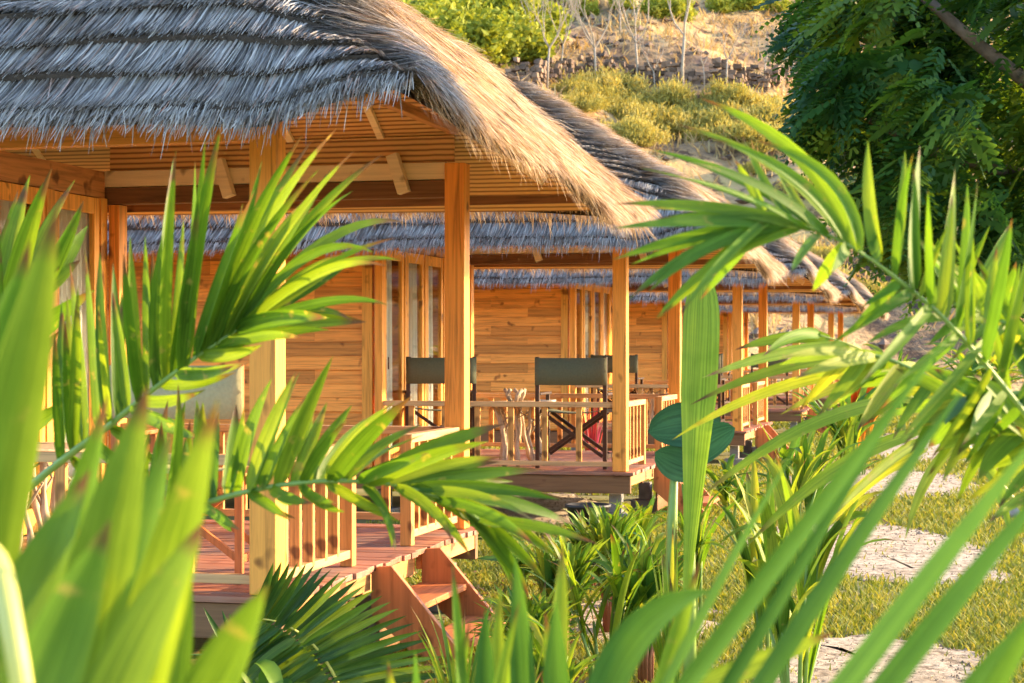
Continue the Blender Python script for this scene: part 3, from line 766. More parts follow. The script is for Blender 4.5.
mb = MB()
for pl in PATCH:
    lo = pl.min(0); hi = pl.max(0); k = int(140*(hi[0]-lo[0])*min(3., hi[1]-lo[1]))
    P_ = RNG.uniform(lo, hi, (k, 2)); P_ = P_[inpoly(P_[:, 0], P_[:, 1], pl)]
    for q in P_:
        r_ = random.uniform(.004, .013)*(1+.03*q[1]); a = random.uniform(0, 3)
        vs = [(q[0]+r_*math.cos(a+i*1.571)*random.uniform(.7, 1.3), q[1]+r_*math.sin(a+i*1.571)*random.uniform(.7, 1.3), .018) for i in range(4)] + [(q[0], q[1], .026+r_*.6)]
        mb.add(vs, [(0, 1, 4), (1, 2, 4), (2, 3, 4), (3, 0, 4)])
tag(mb.build('gravel', M['pebble']), 'loose brown gravel and crumbs strewn over the sandy walks', 'gravel', kind='stuff')
# ------------------------------------------------------------------ hillside vegetation
def shrub_mesh(mat, n, sx, sz, leafsz, seed, upright=False):
    rg = np.random.default_rng(seed); cl = rg.normal(0, .42, (14, 3)); cl[:, 2] = np.abs(cl[:, 2])*.9+.15
    k = rg.integers(0, 14, n); p = cl[k]+rg.normal(0, .20, (n, 3)); p[:, 2] = np.abs(p[:, 2]); p *= np.array([sx, sx, sz])
    d = rg.normal(0, 1, (n, 3)); d[:, 2] = np.abs(d[:, 2])*(2.2 if upright else .8); d /= np.linalg.norm(d, axis=1)[:, None]
    L = leafsz*rg.uniform(.6, 1.5, n)[:, None]
    w = np.cross(d, rg.normal(0, 1, (n, 3))); w /= np.linalg.norm(w, axis=1)[:, None]+1e-9
    pts = np.stack([p, p+d*L*.5, p+d*L], 1); W = w[:, None, :]*L[:, None]*np.array([.10, .2, .03])[None, :, None]*(.6 if upright else 1.3)
    rnd = np.clip(rg.random(14)[k]*.6+rg.random(n)*.4, 0, 1)
    return strips('shrub', pts, W, rnd, mat)
sy = [shrub_mesh(M['leaf_hill'], 4200, 1.7, 1.2, .24, s, True) for s in (1, 2, 3)]
sg = [shrub_mesh(M['leaf_hillgreen'], 3000, 1.3, 1.5, .22, s) for s in (4, 5)]
def put_shrub(mesh, px, py, scale, name, lb, cat, grp, lo=55):
    p, D = hill_at(px, py, lo)
    if p is None: return
    o = link(name, mesh); o.location = (p[0], p[1], p[2]-.15); o.rotation_euler = (0, 0, random.uniform(0, 6.28)); o.scale = (scale,)*3
    tag(o, lb, cat, grp)
random.seed(11)
for i in range(44):
    px = random.uniform(575, 860); py = random.uniform(105, 150) if px > 620 else random.uniform(95, 115)
    put_shrub(random.choice(sy), px, py, random.uniform(.45, .9), 'dry_shrub', 'yellow-green feathery shrub in the band below the terrace wall', 'shrub', 'yellow shrubs below the terrace wall')
for i in range(14):
    put_shrub(random.choice(sy), random.uniform(690, 940), random.uniform(150, 300), random.uniform(.35, .7), 'dry_tuft', 'low yellow tuft on the bare slope under the shrub band', 'shrub', 'low tufts on the bare slope')
for i in range(16):
    put_shrub(random.choice(sg), random.uniform(395, 525), random.uniform(8, 72), random.uniform(.9, 1.5), 'green_shrub', 'bright green bush on the hillside above the nearest roof', 'bush', 'green bushes above the nearest roof')
for i in range(16):
    put_shrub(random.choice(sg), random.uniform(560, 790), random.uniform(-5, 22), random.uniform(.5, .8), 'hilltop_bush', 'small green bush high on the brown slope among the bare trees', 'bush', 'green bushes high on the slope')
# dry grass over the slope
n = 80000; gx = RNG.uniform(-42, 30, n); gy = RNG.uniform(58, 140, n)
gz = hz(gx, gy); den = np.sin(gx*.5+gy*.2)*np.sin(gy*.43-gx*.2)+.5*np.sin(gx*1.3)*np.sin(gy*1.1); k = den+RNG.normal(0, .4, n) > .05; gx, gy, gz = gx[k], gy[k], gz[k]; n = len(gx)
root = np.stack([gx, gy, gz-.1], 1); d = RNG.normal(0, .35, (n, 3)); d[:, 2] = 1; L = RNG.uniform(.25, .8, n)[:, None]
an = RNG.uniform(0, 6.28, n); w = np.stack([np.cos(an), np.sin(an), 0*an], 1)
pts = np.stack([root, root+d*L*.6, root+d*L*1.0+np.stack([d[:, 0], d[:, 1], 0*an], 1)*L*.5], 1)
tag(link('dry_grass', strips('dry_grass', pts, w[:, None, :]*np.array([.05, .035, .008])[None, :, None], RNG.random(n), M['dry'])), 'dry straw-coloured grass scattered over the hillside', 'dry grass', kind='stuff')
# loose stones on the slope
mb = MB()
for i in range(4200):
    x = random.uniform(-40, 30); y = random.uniform(58, 135); r = random.uniform(.12, .42)
    if math.sin(x*.35+1)*math.sin(y*.3) < random.uniform(-.6, .5): continue
    z = float(hz(x, y)); vs = []
    for k in range(6):
        d = [(1, 0, 0), (0, 1, 0), (-1, 0, 0), (0, -1, 0), (0, 0, 1), (0, 0, -1)][k]; rr_ = r*random.uniform(.6, 1.25)
        vs.append((x+d[0]*rr_+random.uniform(-.08, .08), y+d[1]*rr_+random.uniform(-.08, .08), z+d[2]*rr_*.75))
    mb.add(vs, [(0, 1, 4), (1, 2, 4), (2, 3, 4), (3, 0, 4), (1, 0, 5), (2, 1, 5), (3, 2, 5), (0, 3, 5)])
tag(mb.build('loose_stones', M['stone']), 'dark loose stones scattered on the brown hillside', 'stones', kind='stuff')
# terrace wall of dark stones
mb = MB(); line = []
for px in np.arange(505, 985, 3.0):
    p, D = hill_at(px, 84 + 6*(px-540)/300 if px < 860 else 92)
    if p is not None: line.append(p)
line = np.array(line); cum = np.concatenate([[0], np.cumsum(np.linalg.norm(np.diff(line[:, :2], axis=0), axis=1))])
for r in range(6):
    u = 0.
    while u < cum[-1]:
        wd = random.uniform(.16, .5); q = np.array([np.interp(u+wd/2, cum, line[:, k]) for k in range(3)]); q[2] = hz(q[0], q[1])
        if not (r > 3 and random.random() < .55):
            z0 = q[2]-.2+.21*r+random.uniform(-.03, .03); yo = random.uniform(-.12, .08); h_ = random.uniform(.15, .25); j_ = lambda k=.04: random.uniform(-k, k)
            vs = [(q[0]+sx*wd*.46+j_(), q[1]+yo+sy*.2+j_(), z0+sz*h_+j_()) for sz in (0, 1) for sx, sy in ((-1, -1), (1, -1), (1, 1), (-1, 1))]
            mb.add(vs, [(0, 3, 2, 1), (4, 5, 6, 7), (0, 1, 5, 4), (1, 2, 6, 5), (2, 3, 7, 6), (3, 0, 4, 7)])
        u += wd
tag(mb.build('terrace_wall', M['stone'], None, bevel=.02), 'low dark dry-stone terrace wall running across the hillside behind the bare trees', 'wall')
# bare trees
def bare_tree(seed, hgt=5.5):
    rg = random.Random(seed); t = empty('bare_tree'); mb = MB(); ml = MB()
    h0 = hgt*rg.uniform(.38, .48); top = Vector((rg.uniform(-.2, .2), 0, h0))
    mb.tube([(0, 0, -.3), (rg.uniform(-.1, .1), 0, h0*.5), top], [.08, .065, .055], 7)
    def grow(p, d, L, r, dep, out):
        q = p + d*L*.55 + Vector((rg.uniform(-.08, .08),)*3)*L; e = p + (d+Vector((0, 0, .15))).normalized()*L
        out.tube([p, q, e], [r, r*.8, r*.6], 5, caps=False)
        if dep > 0:
            for _ in range(rg.choice((2, 3))):
                nd = (d + Vector((rg.uniform(-.6, .6), rg.uniform(-.6, .6), rg.uniform(.1, .6)))).normalized()
                grow(e, nd, L*rg.uniform(.6, .8), r*.58, dep-1, out)
    for k in range(rg.choice((3, 4))):
        a = k*2.2+rg.uniform(-.4, .4); grow(top, Vector((math.cos(a)*.6, math.sin(a)*.6, .9)).normalized(), hgt*.24, .042, 4, ml)
    mb.build('trunk', M['palebark'], t, True); ml.build('crown', M['palebark'], t, True); return t
protos = [bare_tree(s) for s in (1, 2, 3)]; index_kids()
bt = [(547, 88, .8), (562, 86, .7), (595, 100, 1.0), (638, 92, .95), (683, 103, 1.1), (727, 90, .6), (765, 92, .55), (795, 98, .65), (620, 40, .7), (450, 40, .8), (530, 60, .6), (845, 96, .6), (655, 98, .5), (704, 95, .45)]
used = set()
places = ['leftmost slender one by the green bushes', 'second from the left, twin to its neighbour', 'tall one left of centre over the yellow shrubs', 'forked one in the middle of the row', 'tallest and palest one over the yellow shrubs', 'short one right of the tallest', 'thin short one near the dark tree', 'one beside the drooping dark green tree', 'one set higher up the slope', 'one rising behind the nearest thatched roof', 'small one where bushes meet the terrace wall', 'one half hidden by the dark green tree', 'low sapling between the middle and the tallest', 'low sapling just right of the tallest']
for i, ((px, py, sc_), pl) in enumerate(zip(bt, places)):
    p, D = hill_at(px, py)
    if p is None: continue
    k = i % 3; o = protos[k] if k not in used else copy_tree(protos[k]); used.add(k)
    o.location = p; o.scale = (sc_,)*3; o.rotation_euler = (0, 0, i*1.3)
    tag(o, 'bare pale tree on the hillside, '+pl, 'tree', 'bare trees on the hillside')

# ------------------------------------------------------------------ big dark tree at upper right
tree = empty('broadleaf_tree', (2.6, 8.4, 0)); T0 = np.array((2.6, 8.4, 0.))
tag(tree, 'large dark green tree with drooping feathery leaves hanging in at the upper right', 'tree')
mb = MB()
mb.tube([(0, 0, -.1), (.05, 0, 1.), (-.1, -.1, 2.2), (.1, -.1, 3.2), (.2, 0, 4.4)], [.17, .14, .12, .09, .05], 12); mb.build('trunk', M['bark'], tree, True)
limbs = [[(-.1, -.1, 2.2), P(1060, 108, 7.14)-T0, P(1024, 80, 6.96)-T0, P(975, 42, 6.86)-T0, P(925, -2, 6.86)-T0, P(890, -60, 6.96)-T0],
         [(0, -.1, 2.6), P(1080, 60, 7.52)-T0, P(1000, -10, 7.52)-T0, P(930, -80, 7.52)-T0],
         [(-.05, -.1, 2.1), P(1100, 190, 7.33)-T0, P(1000, 170, 7.14)-T0, P(930, 150, 7.05)-T0, P(870, 120, 7.05)-T0],
         [(.1, -.1, 3.), (.5, .4, 3.8), (.9, .7, 4.4)]]
for L_ in limbs:
    mb = MB(); k = len(L_); mb.tube(L_, [0.055*(1-.75*i/(k-1))*.62+.006 for i in range(k)], 8); mb.build('limb', M['bark'], tree, True)
# pinnate leaves
def pinnate(n_leaf, centers, seed):
    rg = np.random.default_rng(seed); PTS = []; WS = []; RN = []
    for i in range(n_leaf):
        c, r, rr_ = centers[rg.integers(len(centers))]
        u = rg.normal(0, 1, 3); u /= np.linalg.norm(u); p = c + u*r*(rg.random()**.42)
        d = np.array((rg.normal(-.5, .6), rg.normal(-.1, .6), rg.uniform(-.9, .15))); d /= np.linalg.norm(d)
        L = rg.uniform(.15, .24); m_ = 8; side = np.cross(d, rg.normal(0, .35, 3)+np.array((0, 0, 1))); side /= np.linalg.norm(side)+1e-9
        rn = np.clip(rr_ + rg.normal(0, .22), 0, 1)
        for k in range(m_):
            t = (k+.6)/m_; b0 = p + d*L*t - UP*.2*L*t*t*2
            ll = (.056*math.sin(math.pi*(.18+.75*t)))*rg.uniform(.85, 1.15)
            for sg_ in (-1, 1):
                dd = side*sg_*.85 + d*.5 - UP*.25; dd /= np.linalg.norm(dd)
                tip = b0 + dd*ll; PTS.append((b0, (b0+tip)/2, tip)); WS.append(np.outer((.15, 1., .12), d)*ll*.34 + np.outer((.05, .4, .05), UP)*ll*.1*rg.normal()); RN.append(rn)
    return strips('foliage', np.array(PTS), np.array(WS), np.array(RN), M['leaf_tree'])
cen = []; random.seed(5)
spots_ = [(830, 20, 36), (865, -10, 40), (850, 70, 34), (835, 110, 22), (870, 130, 40), (880, 190, 26), (905, 60, 40), (930, 120, 46), (910, 185, 40), (945, 30, 44), (990, 60, 46), (985, 130, 50), (960, 200, 46), (1010, 200, 50), (1040, 120, 56), (1050, 30, 50), (1060, 200, 60), (1000, -30, 50), (930, -40, 50), (870, -60, 44), (900, 225, 26), (945, 245, 30), (1000, 255, 34), (1120, 100, 70), (1110, -20, 70), (1130, 200, 60), (1040, 250, 40)]
for (a, b_, r) in spots_:
    for k in range(3):
        D = random.uniform(6.5, 8.2); cen.append((P(a+random.uniform(-10, 10), b_+random.uniform(-10, 10), D)-T0, r/FPX*D*1.0, random.choice((.15, .3, .5, .85))))
for k in range(8):
    cen.append((np.array((random.uniform(-.8, .9), random.uniform(-.8, .8), random.uniform(3.6, 4.8))), .35, .5))
link('crown', pinnate(3900, cen, 3), tree)

# ------------------------------------------------------------------ foreground palms and plants
def pxleaf(mb, b0, tip, D0, D1, w, bend=(0, 0), dn=0., fold=.2, rnd=None, prof='blade', twist=0., nrm=None, nseg=10, org=None):
    """leaf given by where it starts and ends; w in metres"""
    org = np.zeros(3) if org is None else org
    a = P(b0[0], b0[1], D0)-org; b = P(tip[0], tip[1], D1)-org; Dm = (D0+D1)/2
    bd = RT*(bend[0]/FPX*Dm) - UP*(bend[1]/FPX*Dm) + FW*dn
    if nrm is None: nrm = -FW + UP*.2 + RT*random.uniform(-.7, .7)
    mb.leaf(a, b, w, bd, nrm, fold, nseg, prof, twist, rnd)
def rachis(mb, pts, r0, r1, org, n=8):
    q = [P(*p)-org for p in pts]
    # catmull-rom smoothing
    out = []
    for i in range(len(q)-1):
        p0 = q[max(i-1, 0)]; a = q[i]; b = q[i+1]; p3 = q[min(i+2, len(q)-1)]
        for k in range(5):
            u = k/5; out.append(.5*((2*a)+(-p0+b)*u+(2*p0-5*a+4*b-p3)*u*u+(-p0+3*a-3*b+p3)*u**3))
    out.append(q[-1]); m_ = len(out); mb.tube(out, [r0+(r1-r0)*i/(m_-1) for i in range(m_)], n)
    return out
random.seed(21)
def frond(parent, org, name, mat, rpts, leaves, w, r0=.012, stem=None, label=None, Dj=.25, prof='blade', dup=0.):
    if dup:
        ex = []
        for lf in leaves:
            if random.random() < dup:
                jx, jy = random.uniform(-5, 5), random.uniform(-3, 3); t_ = random.uniform(.72, .98); b0, tip = lf[0], lf[1]
                nt_ = (b0[0]+(tip[0]-b0[0])*t_+random.uniform(-12, 12), b0[1]+(tip[1]-b0[1])*t_+random.uniform(-9, 9))
                ex.append(((b0[0]+jx, b0[1]+jy), nt_, (lf[2] if len(lf) > 2 else 1.)*.85) + ((lf[3],) if len(lf) > 3 else ()))
        leaves = list(leaves)+ex
    mb = MB(); st = MB(); rachis(st, rpts, r0, r0*.3, org)
    for lf in leaves:
        b0, tip = lf[0], lf[1]; k = lf[2] if len(lf) > 2 else 1.; bend = lf[3] if len(lf) > 3 else (random.uniform(-6, 6), random.uniform(-4, 4))
        # depth of the base: nearest rachis point
        D0 = min(rpts, key=lambda q: (q[0]-b0[0])**2+(q[1]-b0[1])**2)[2]
        pxleaf(mb, b0, tip, D0, D0+random.uniform(-Dj, Dj), w*k*random.uniform(.9, 1.1), bend, random.uniform(-.03, .03), random.uniform(.1, .3), twist=random.uniform(-.5, .5), prof=prof, org=org)
    o = mb.build(name, mat, parent, True); st.build('rachis', stem or M['stalk'], o, True)
    if label: o['label'] = label
    return o

# --- sharp palm at left, between camera and nearest bungalow
o1 = G(20, 4.6); pal = empty('areca_palm', o1); tag(pal, 'sharp green feather palm in front of the nearest bungalow, fronds spread towards the right', 'palm', 'feather palms')
mb = MB(); mb.tube([(0, 0, 0), (-.02, .02, .5), P(-10, 520, 4.6)-o1], [.06, .05, .035], 10); mb.build('trunk', M['stalk'], pal, True)
frond(pal, o1, 'frond', M['leaf'], [(-10, 520, 4.6), (60, 462, 4.5), (110, 425, 4.4), (150, 392, 4.35), (195, 358, 4.3), (240, 328, 4.3)], [
 ((60, 462), (62, 300)), ((72, 452), (78, 285)), ((85, 445), (70, 262), 1.1), ((98, 433), (85, 250)), ((108, 426), (100, 252)), ((118, 418), (113, 262), 1.1), ((128, 410), (112, 290)), ((138, 402), (130, 236), 1.15), ((148, 394), (145, 236)), ((156, 388), (162, 236), 1.15), ((165, 382), (176, 150), 1.1, (-8, 0)), ((172, 376), (200, 190)),
 ((180, 370), (222, 124), 1.2, (-10, -10)), ((187, 365), (205, 140), .9), ((195, 358), (255, 190), 1.2), ((202, 354), (262, 160), 1.), ((208, 350), (303, 134), 1.15, (-18, -14)), ((214, 346), (337, 128), 1.1, (-20, -18)), ((219, 343), (330, 170), 1.), ((224, 340), (355, 150), .9, (-12, -18)), ((228, 337), (383, 154), .8, (-10, -30)),
 ((232, 334), (405, 222), .95, (10, -70)), ((235, 332), (400, 260), .9, (15, -50)), ((238, 330), (388, 305), 1., (25, -30)), ((240, 328), (345, 195), .8, (-12, -20)), ((236, 331), (395, 238), .7, (5, -30)), ((240, 327), (352, 262), 1.),
 ((238, 330), (366, 322), 1.6, (6, -12)), ((228, 337), (348, 300), 1.2, (0, -12)), ((215, 348), (330, 330), 1., (10, -10)), ((200, 356), (262, 345), 1.1, (0, 8)), ((178, 372), (250, 362), 1., (0, 10)), ((160, 384), (236, 372), 1., (0, 12)), ((140, 400), (200, 392), 1., (0, 10)),
 ((110, 425), (165, 470)), ((90, 440), (150, 500)), ((70, 455), (120, 520)), ((130, 408), (205, 440), 1., (5, 5))], .029, .012, dup=.9)
frond(pal, o1, 'frond', M['leaf'], [(-10, 590, 4.6), (60, 568, 4.4), (110, 545, 4.3), (165, 518, 4.2), (215, 500, 4.15), (270, 487, 4.1), (330, 481, 4.1), (395, 485, 4.1), (450, 502, 4.1), (480, 520, 4.1)], [
 ((110, 545), (125, 440)), ((130, 536), (150, 430)), ((150, 526), (168, 400), 1.1), ((168, 517), (178, 384), 1.1), ((185, 510), (190, 420)), ((203, 503), (203, 402), 1.2), ((214, 500), (219, 412), 1.), ((226, 497), (236, 404), 1.2), ((238, 494), (272, 378), 1.35, (-8, 4)), ((252, 491), (300, 372), 1.3, (-8, 4)),
 ((264, 489), (318, 380), 1.), ((276, 487), (333, 356), 1.3, (-10, 4)), ((292, 485), (327, 402), 1.), ((306, 483), (352, 405), 1., (-8, 0)), ((318, 482), (380, 412), 1.1, (-10, -6)), ((330, 481), (412, 396), 1.4, (-10, -4)), ((345, 481), (424, 424), 1.3, (-8, -8)), ((358, 481), (430, 452), 1.), ((370, 482), (505, 424), 1.3, (-6, -10)),
 ((385, 484), (500, 462), 1.1, (0, -8)), ((400, 486), (545, 470), 1.1, (0, -8)), ((412, 488), (560, 500), 1., (0, -12)), ((425, 492), (575, 525), 1.1, (10, -14)), ((436, 496), (560, 560), 1.1, (14, -12)), ((450, 502), (545, 580), 1., (12, -6)), ((465, 510), (530, 600), .9, (14, -4)), ((478, 520), (600, 545), .9, (0, -10)),
 ((270, 488), (312, 503), .9, (0, 8)), ((300, 485), (345, 512), .8, (0, 8)), ((365, 483), (392, 548), .7, (14, -6)), ((395, 486), (470, 556), .9, (14, -10)), ((330, 483), (400, 522), .8, (0, 6)), ((250, 492), (290, 520), .8), ((200, 505), (240, 530), .9), ((410, 488), (500, 530), 1.0, (10, -8))], .030, .010, dup=.8)
frond(pal, o1, 'frond', M['leaf'], [(-30, 500, 4.8), (-10, 400, 4.9), (10, 330, 4.9), (40, 290, 4.9)], [
 ((-10, 400), (18, 190), 1.5, (-14, 0)), ((0, 370), (30, 175), 1.4, (-12, 0)), ((5, 350), (52, 168), 1.5, (-14, 0)), ((15, 330), (75, 180), 1.4, (-14, 0)), ((25, 318), (84, 200), 1.2), ((38, 300), (88, 225), 1.1), ((30, 340), (95, 290), 1.2), ((-15, 420), (0, 235), 1.3), ((0, 420), (60, 330), 1.2), ((10, 440), (70, 400), 1.1), ((40, 295), (80, 260))], .042, .012, dup=.6)

# --- broad blurred palm very near at left
o2 = G(-60, 1.75); np_ = empty('broadleaf_palm', o2); tag(np_, 'blurred broad-leaved palm very close at the lower left corner', 'palm')
mb = MB(); mb.tube([(0, 0, 0), (.0, .0, .5), (.02, .0, .95)], [.05, .045, .03], 10); mb.build('trunk', M['stalk'], np_, True)
nearleaves = [((20, 800), (108, 395), 1.2, (-12, 16), 2.1, .2), ((-30, 640), (58, 205), 1.2, (-20, 20), 1.75, .95), ((55, 770), (148, 385), 1.25, (-12, 10), 1.7, .75), ((80, 770), (172, 430), 1.1, (-6, 10), 1.9, .2),
 ((120, 790), (218, 400), 1.2, (-14, 20), 1.75, .85), ((165, 780), (268, 585), 1.0, (-8, 6), 1.65, .6), ((-40, 560), (30, 240), 1., (-14, 10), 2., .25), ((-20, 700), (25, 380), 1.3, (-14, 10), 1.9, .7), ((-40, 780), (90, 470), 1.2, (-20, 10), 1.6, .5), ((60, 820), (205, 520), 1.1, (-20, 16), 1.55, .65), ((0, 800), (110, 520), 1.2, (-24, 16), 1.5, .3), ((150, 800), (190, 560), .9, (-6, 6), 2., .4),
 ((-20, 420), (22, 262), .8, (-6, 10), 2.1, .6)]
for b0, tip, k, bend, D, rn in nearleaves:
    mb = MB(); pxleaf(mb, b0, tip, D, D+random.uniform(-.1, .12), .052*k, bend, .02, .22, rn, 'blade', random.uniform(-.3, .3), nseg=14, org=o2); mb.build('leaf', M['leaf_near'], np_, True)
mb = MB(); rachis(mb, [(-60, 700, 1.75), (-40, 560, 1.6), (-5, 560, 1.55), (14, 640, 1.5), (30, 740, 1.5)], .012, .009, o2); mb.build('leaf_stalk', M['yellowstalk'], np_, True)

# --- dark cycad-like frond by the steps
o3 = G(350, 7.6); cy = empty('cycad', o3); tag(cy, 'dark stiff-leaved cycad frond arching beside the nearest deck steps', 'plant')
mb = MB(); mb.tube([(0, 0, 0), P(345, 672, 7.6)-o3], [.07, .05], 10); mb.build('trunk', M['bark'], cy, True)
lv_ = []
rp = [(345, 700, 7.55), (334, 675, 7.5), (318, 650, 7.45), (298, 632, 7.4), (275, 621, 7.35), (248, 618, 7.3)]
for i in range(24):
    u = i/23; b0 = (338-88*u**1.1, 690-70*math.sin(u*math.pi/2)); b0 = (b0[0], b0[1])
    a = R(8+62*u); L = 120-52*u; lv_.append((b0, (b0[0]+L*math.cos(a), b0[1]-L*math.sin(a)*.9), 1., (6, -6)))
    a2 = R(200-30*u); lv_.append((b0, (b0[0]+60*math.cos(a2), b0[1]+44+10*u), 1., (0, -8)))
frond(cy, o3, 'frond', M['leaf_dark'], rp, lv_, .034, .008, M['yellowstalk'], Dj=.15)
rp2 = [(345, 700, 7.55), (300, 668, 7.7), (250, 655, 7.9), (180, 655, 8.0)]
frond(cy, o3, 'frond', M['leaf_dark'], rp2, [((330-9*i, 690-3*i), (310-9*i+random.uniform(-8, 8), 640-3*i), 1., (0, 0)) for i in range(12)] + [((330-9*i, 690-3*i), (300-9*i, 715-3*i), 1., (0, 0)) for i in range(12)], .03, .008, Dj=.1)

# --- arching palm on the right
o4 = G(1090, 3.8); rpalm = empty('arching_palm', o4); tag(rpalm, 'palm at the right edge with a long frond arching up and left over the path', 'palm', 'feather palms')
mb = MB(); mb.tube([(0, 0, 0), (-.03, 0, .7), P(1085, 500, 3.8)-o4], [.07, .06, .04], 10); mb.build('trunk', M['stalk'], rpalm, True)
frond(rpalm, o4, 'frond', M['leaf_right'], [(1085, 500, 3.8), (1030, 420, 3.7), (960, 335, 3.6), (905, 285, 3.55), (850, 246, 3.5), (805, 226, 3.5), (765, 215, 3.5)], [
 ((858, 250), (700, 98), 1.5, (46, -34)), ((845, 244), (676, 124), 1.3, (32, -26)), ((830, 238), (653, 150), 1.35, (18, -20)), ((815, 232), (640, 168), .6, (10, -12)), ((806, 228), (614, 204), 1.2, (6, -16)), ((795, 224), (610, 229), 1.35, (0, -10)), ((785, 222), (612, 260), 1.3, (0, -12)), ((790, 224), (628, 300), 1.4, (-14, -24)), ((800, 228), (655, 320), 1.1, (-14, -26)), ((776, 220), (658, 319), 1.4, (-2, -14)),
 ((770, 217), (700, 300), 1.2, (6, -10)), ((782, 222), (735, 250), 1.), ((848, 245), (812, 292), 1.6, (0, -6)), ((820, 234), (790, 275), 1.2, (0, -6)), ((765, 215), (735, 160), 1.), ((790, 222), (742, 135), 1.1, (-6, 0)), ((815, 230), (770, 150), 1., (-6, 0)),
 ((880, 262), (868, 140), 1.5, (-10, 0)), ((895, 275), (905, 150), 1.1), ((912, 290), (920, 145), 1.7, (-6, 0)), ((930, 305), (928, 190), 1.), ((945, 318), (955, 168), 1.5), ((955, 328), (978, 178), 1.3), ((970, 345), (972, 220), 1.1), ((985, 362), (1012, 218), 1.5), ((1000, 380), (1030, 240), 1.3), ((920, 296), (948, 225), 1.), ((1010, 390), (950, 235), 1.1, (6, -20)),
 ((900, 280), (850, 330), 1.2, (10, -6)), ((915, 292), (830, 345), 1.2, (10, -14)), ((930, 305), (860, 385), 1.3, (10, -10)), ((945, 318), (865, 345), 1.1, (0, -16)), ((960, 335), (880, 410), 1.2, (8, -10)), ((975, 350), (900, 450), 1.2, (8, -10)), ((990, 368), (930, 460), 1.2, (8, -6)), ((1005, 388), (960, 470), 1.2), ((1020, 405), (985, 440), 1.2)], .019, .006, dup=.8)
def spray(parent, org, mat, rp, n, side_a, side_b, w, name='frond', r0=.01, jit=12, stem=None, Dj=.2, k0=.7):
    L = []
    for i in range(n):
        u = (i+.5)/n*(len(rp)-1); j = min(int(u), len(rp)-2); f = u-j
        b0 = (rp[j][0]*(1-f)+rp[j+1][0]*f, rp[j][1]*(1-f)+rp[j+1][1]*f); g = (i+.5)/n
        for (va, vb) in (side_a, side_b):
            d = (va[0]*(1-g)+vb[0]*g+random.uniform(-jit, jit), va[1]*(1-g)+vb[1]*g+random.uniform(-jit, jit))
            L.append((b0, (b0[0]+d[0], b0[1]+d[1]), random.uniform(k0, 1.2), (random.uniform(-8, 8), -abs(d[0])*.12)))
    return frond(parent, org, name, mat, rp, L, w, r0, stem, Dj=Dj)
spray(rpalm, o4, M['leaf_yellow'], [(1085, 520, 3.9), (1010, 440, 4.0), (950, 390, 4.1), (890, 360, 4.1), (850, 352, 4.1)], 15, ((-70, 30), (-80, 6)), ((-20, 80), (-60, 50)), .030)
spray(rpalm, o4, M['leaf_right'], [(1090, 480, 3.8), (1030, 380, 4.), (990, 330, 4.1), (950, 300, 4.2)], 11, ((-20, -90), (-50, -70)), ((60, -60), (30, -80)), .026)
spray(rpalm, o4, M['leaf_yellow'], [(1095, 430, 3.7), (1040, 350, 3.8), (1000, 320, 3.9), (970, 310, 3.9)], 9, ((-30, -90), (-60, -60)), ((-30, 40), (-50, 30)), .020)
spray(rpalm, o4, M['leaf_bush'], [(1095, 470, 3.9), (1040, 400, 4.0), (1000, 395, 4.), (970, 398, 4.)], 9, ((-20, 40), (-30, 34)), ((30, 46), (10, 50)), .055)
spray(rpalm, o4, M['leaf_yellow'], [(1090, 500, 3.8), (1040, 440, 3.9), (1000, 410, 4.), (960, 405, 4.)], 10, ((-50, -60), (-70, -30)), ((-40, 50), (-60, 30)), .04)

o9 = G(1075, 5.4); yp = empty('feather_palm', o9); tag(yp, 'yellow-green feather palm with long leaflets drooping to the left over the sandy walks', 'palm', 'feather palms')
mb = MB(); mb.tube([(0, 0, 0), P(1072, 640, 5.4)-o9, P(1060, 560, 5.4)-o9], [.035, .028, .016], 8); mb.build('trunk', M['stalk'], yp, True)
frond(yp, o9, 'frond', M['leaf_yellow'], [(1060, 560, 5.4), (990, 470, 5.3), (940, 420, 5.2), (900, 388, 5.15), (865, 352, 5.1), (820, 335, 5.1)], [
 ((925, 450), (800, 560), 1., (-10, -30)), ((918, 432), (745, 548), 1.1, (-8, -34)), ((902, 400), (700, 498), 1.1, (-4, -36)), ((880, 370), (672, 440), 1., (0, -30)), ((868, 356), (690, 405), 1., (0, -22)), ((850, 346), (702, 378), .9, (0, -14)), ((830, 338), (735, 350), .9, (0, -10)), ((820, 335), (763, 356), 1., (0, -16)),
 ((920, 440), (830, 520), .9, (0, -16)), ((885, 375), (780, 415), .9, (0, -10)), ((915, 430), (985, 470), 1., (0, -16)), ((900, 400), (960, 410), 1., (0, -14)), ((880, 372), (935, 372), 1., (0, -10)), ((980, 460), (1010, 540), 1., (6, -20)), ((960, 440), (905, 540), 1., (-12, -20))], .036, .008, M['yellowstalk'])
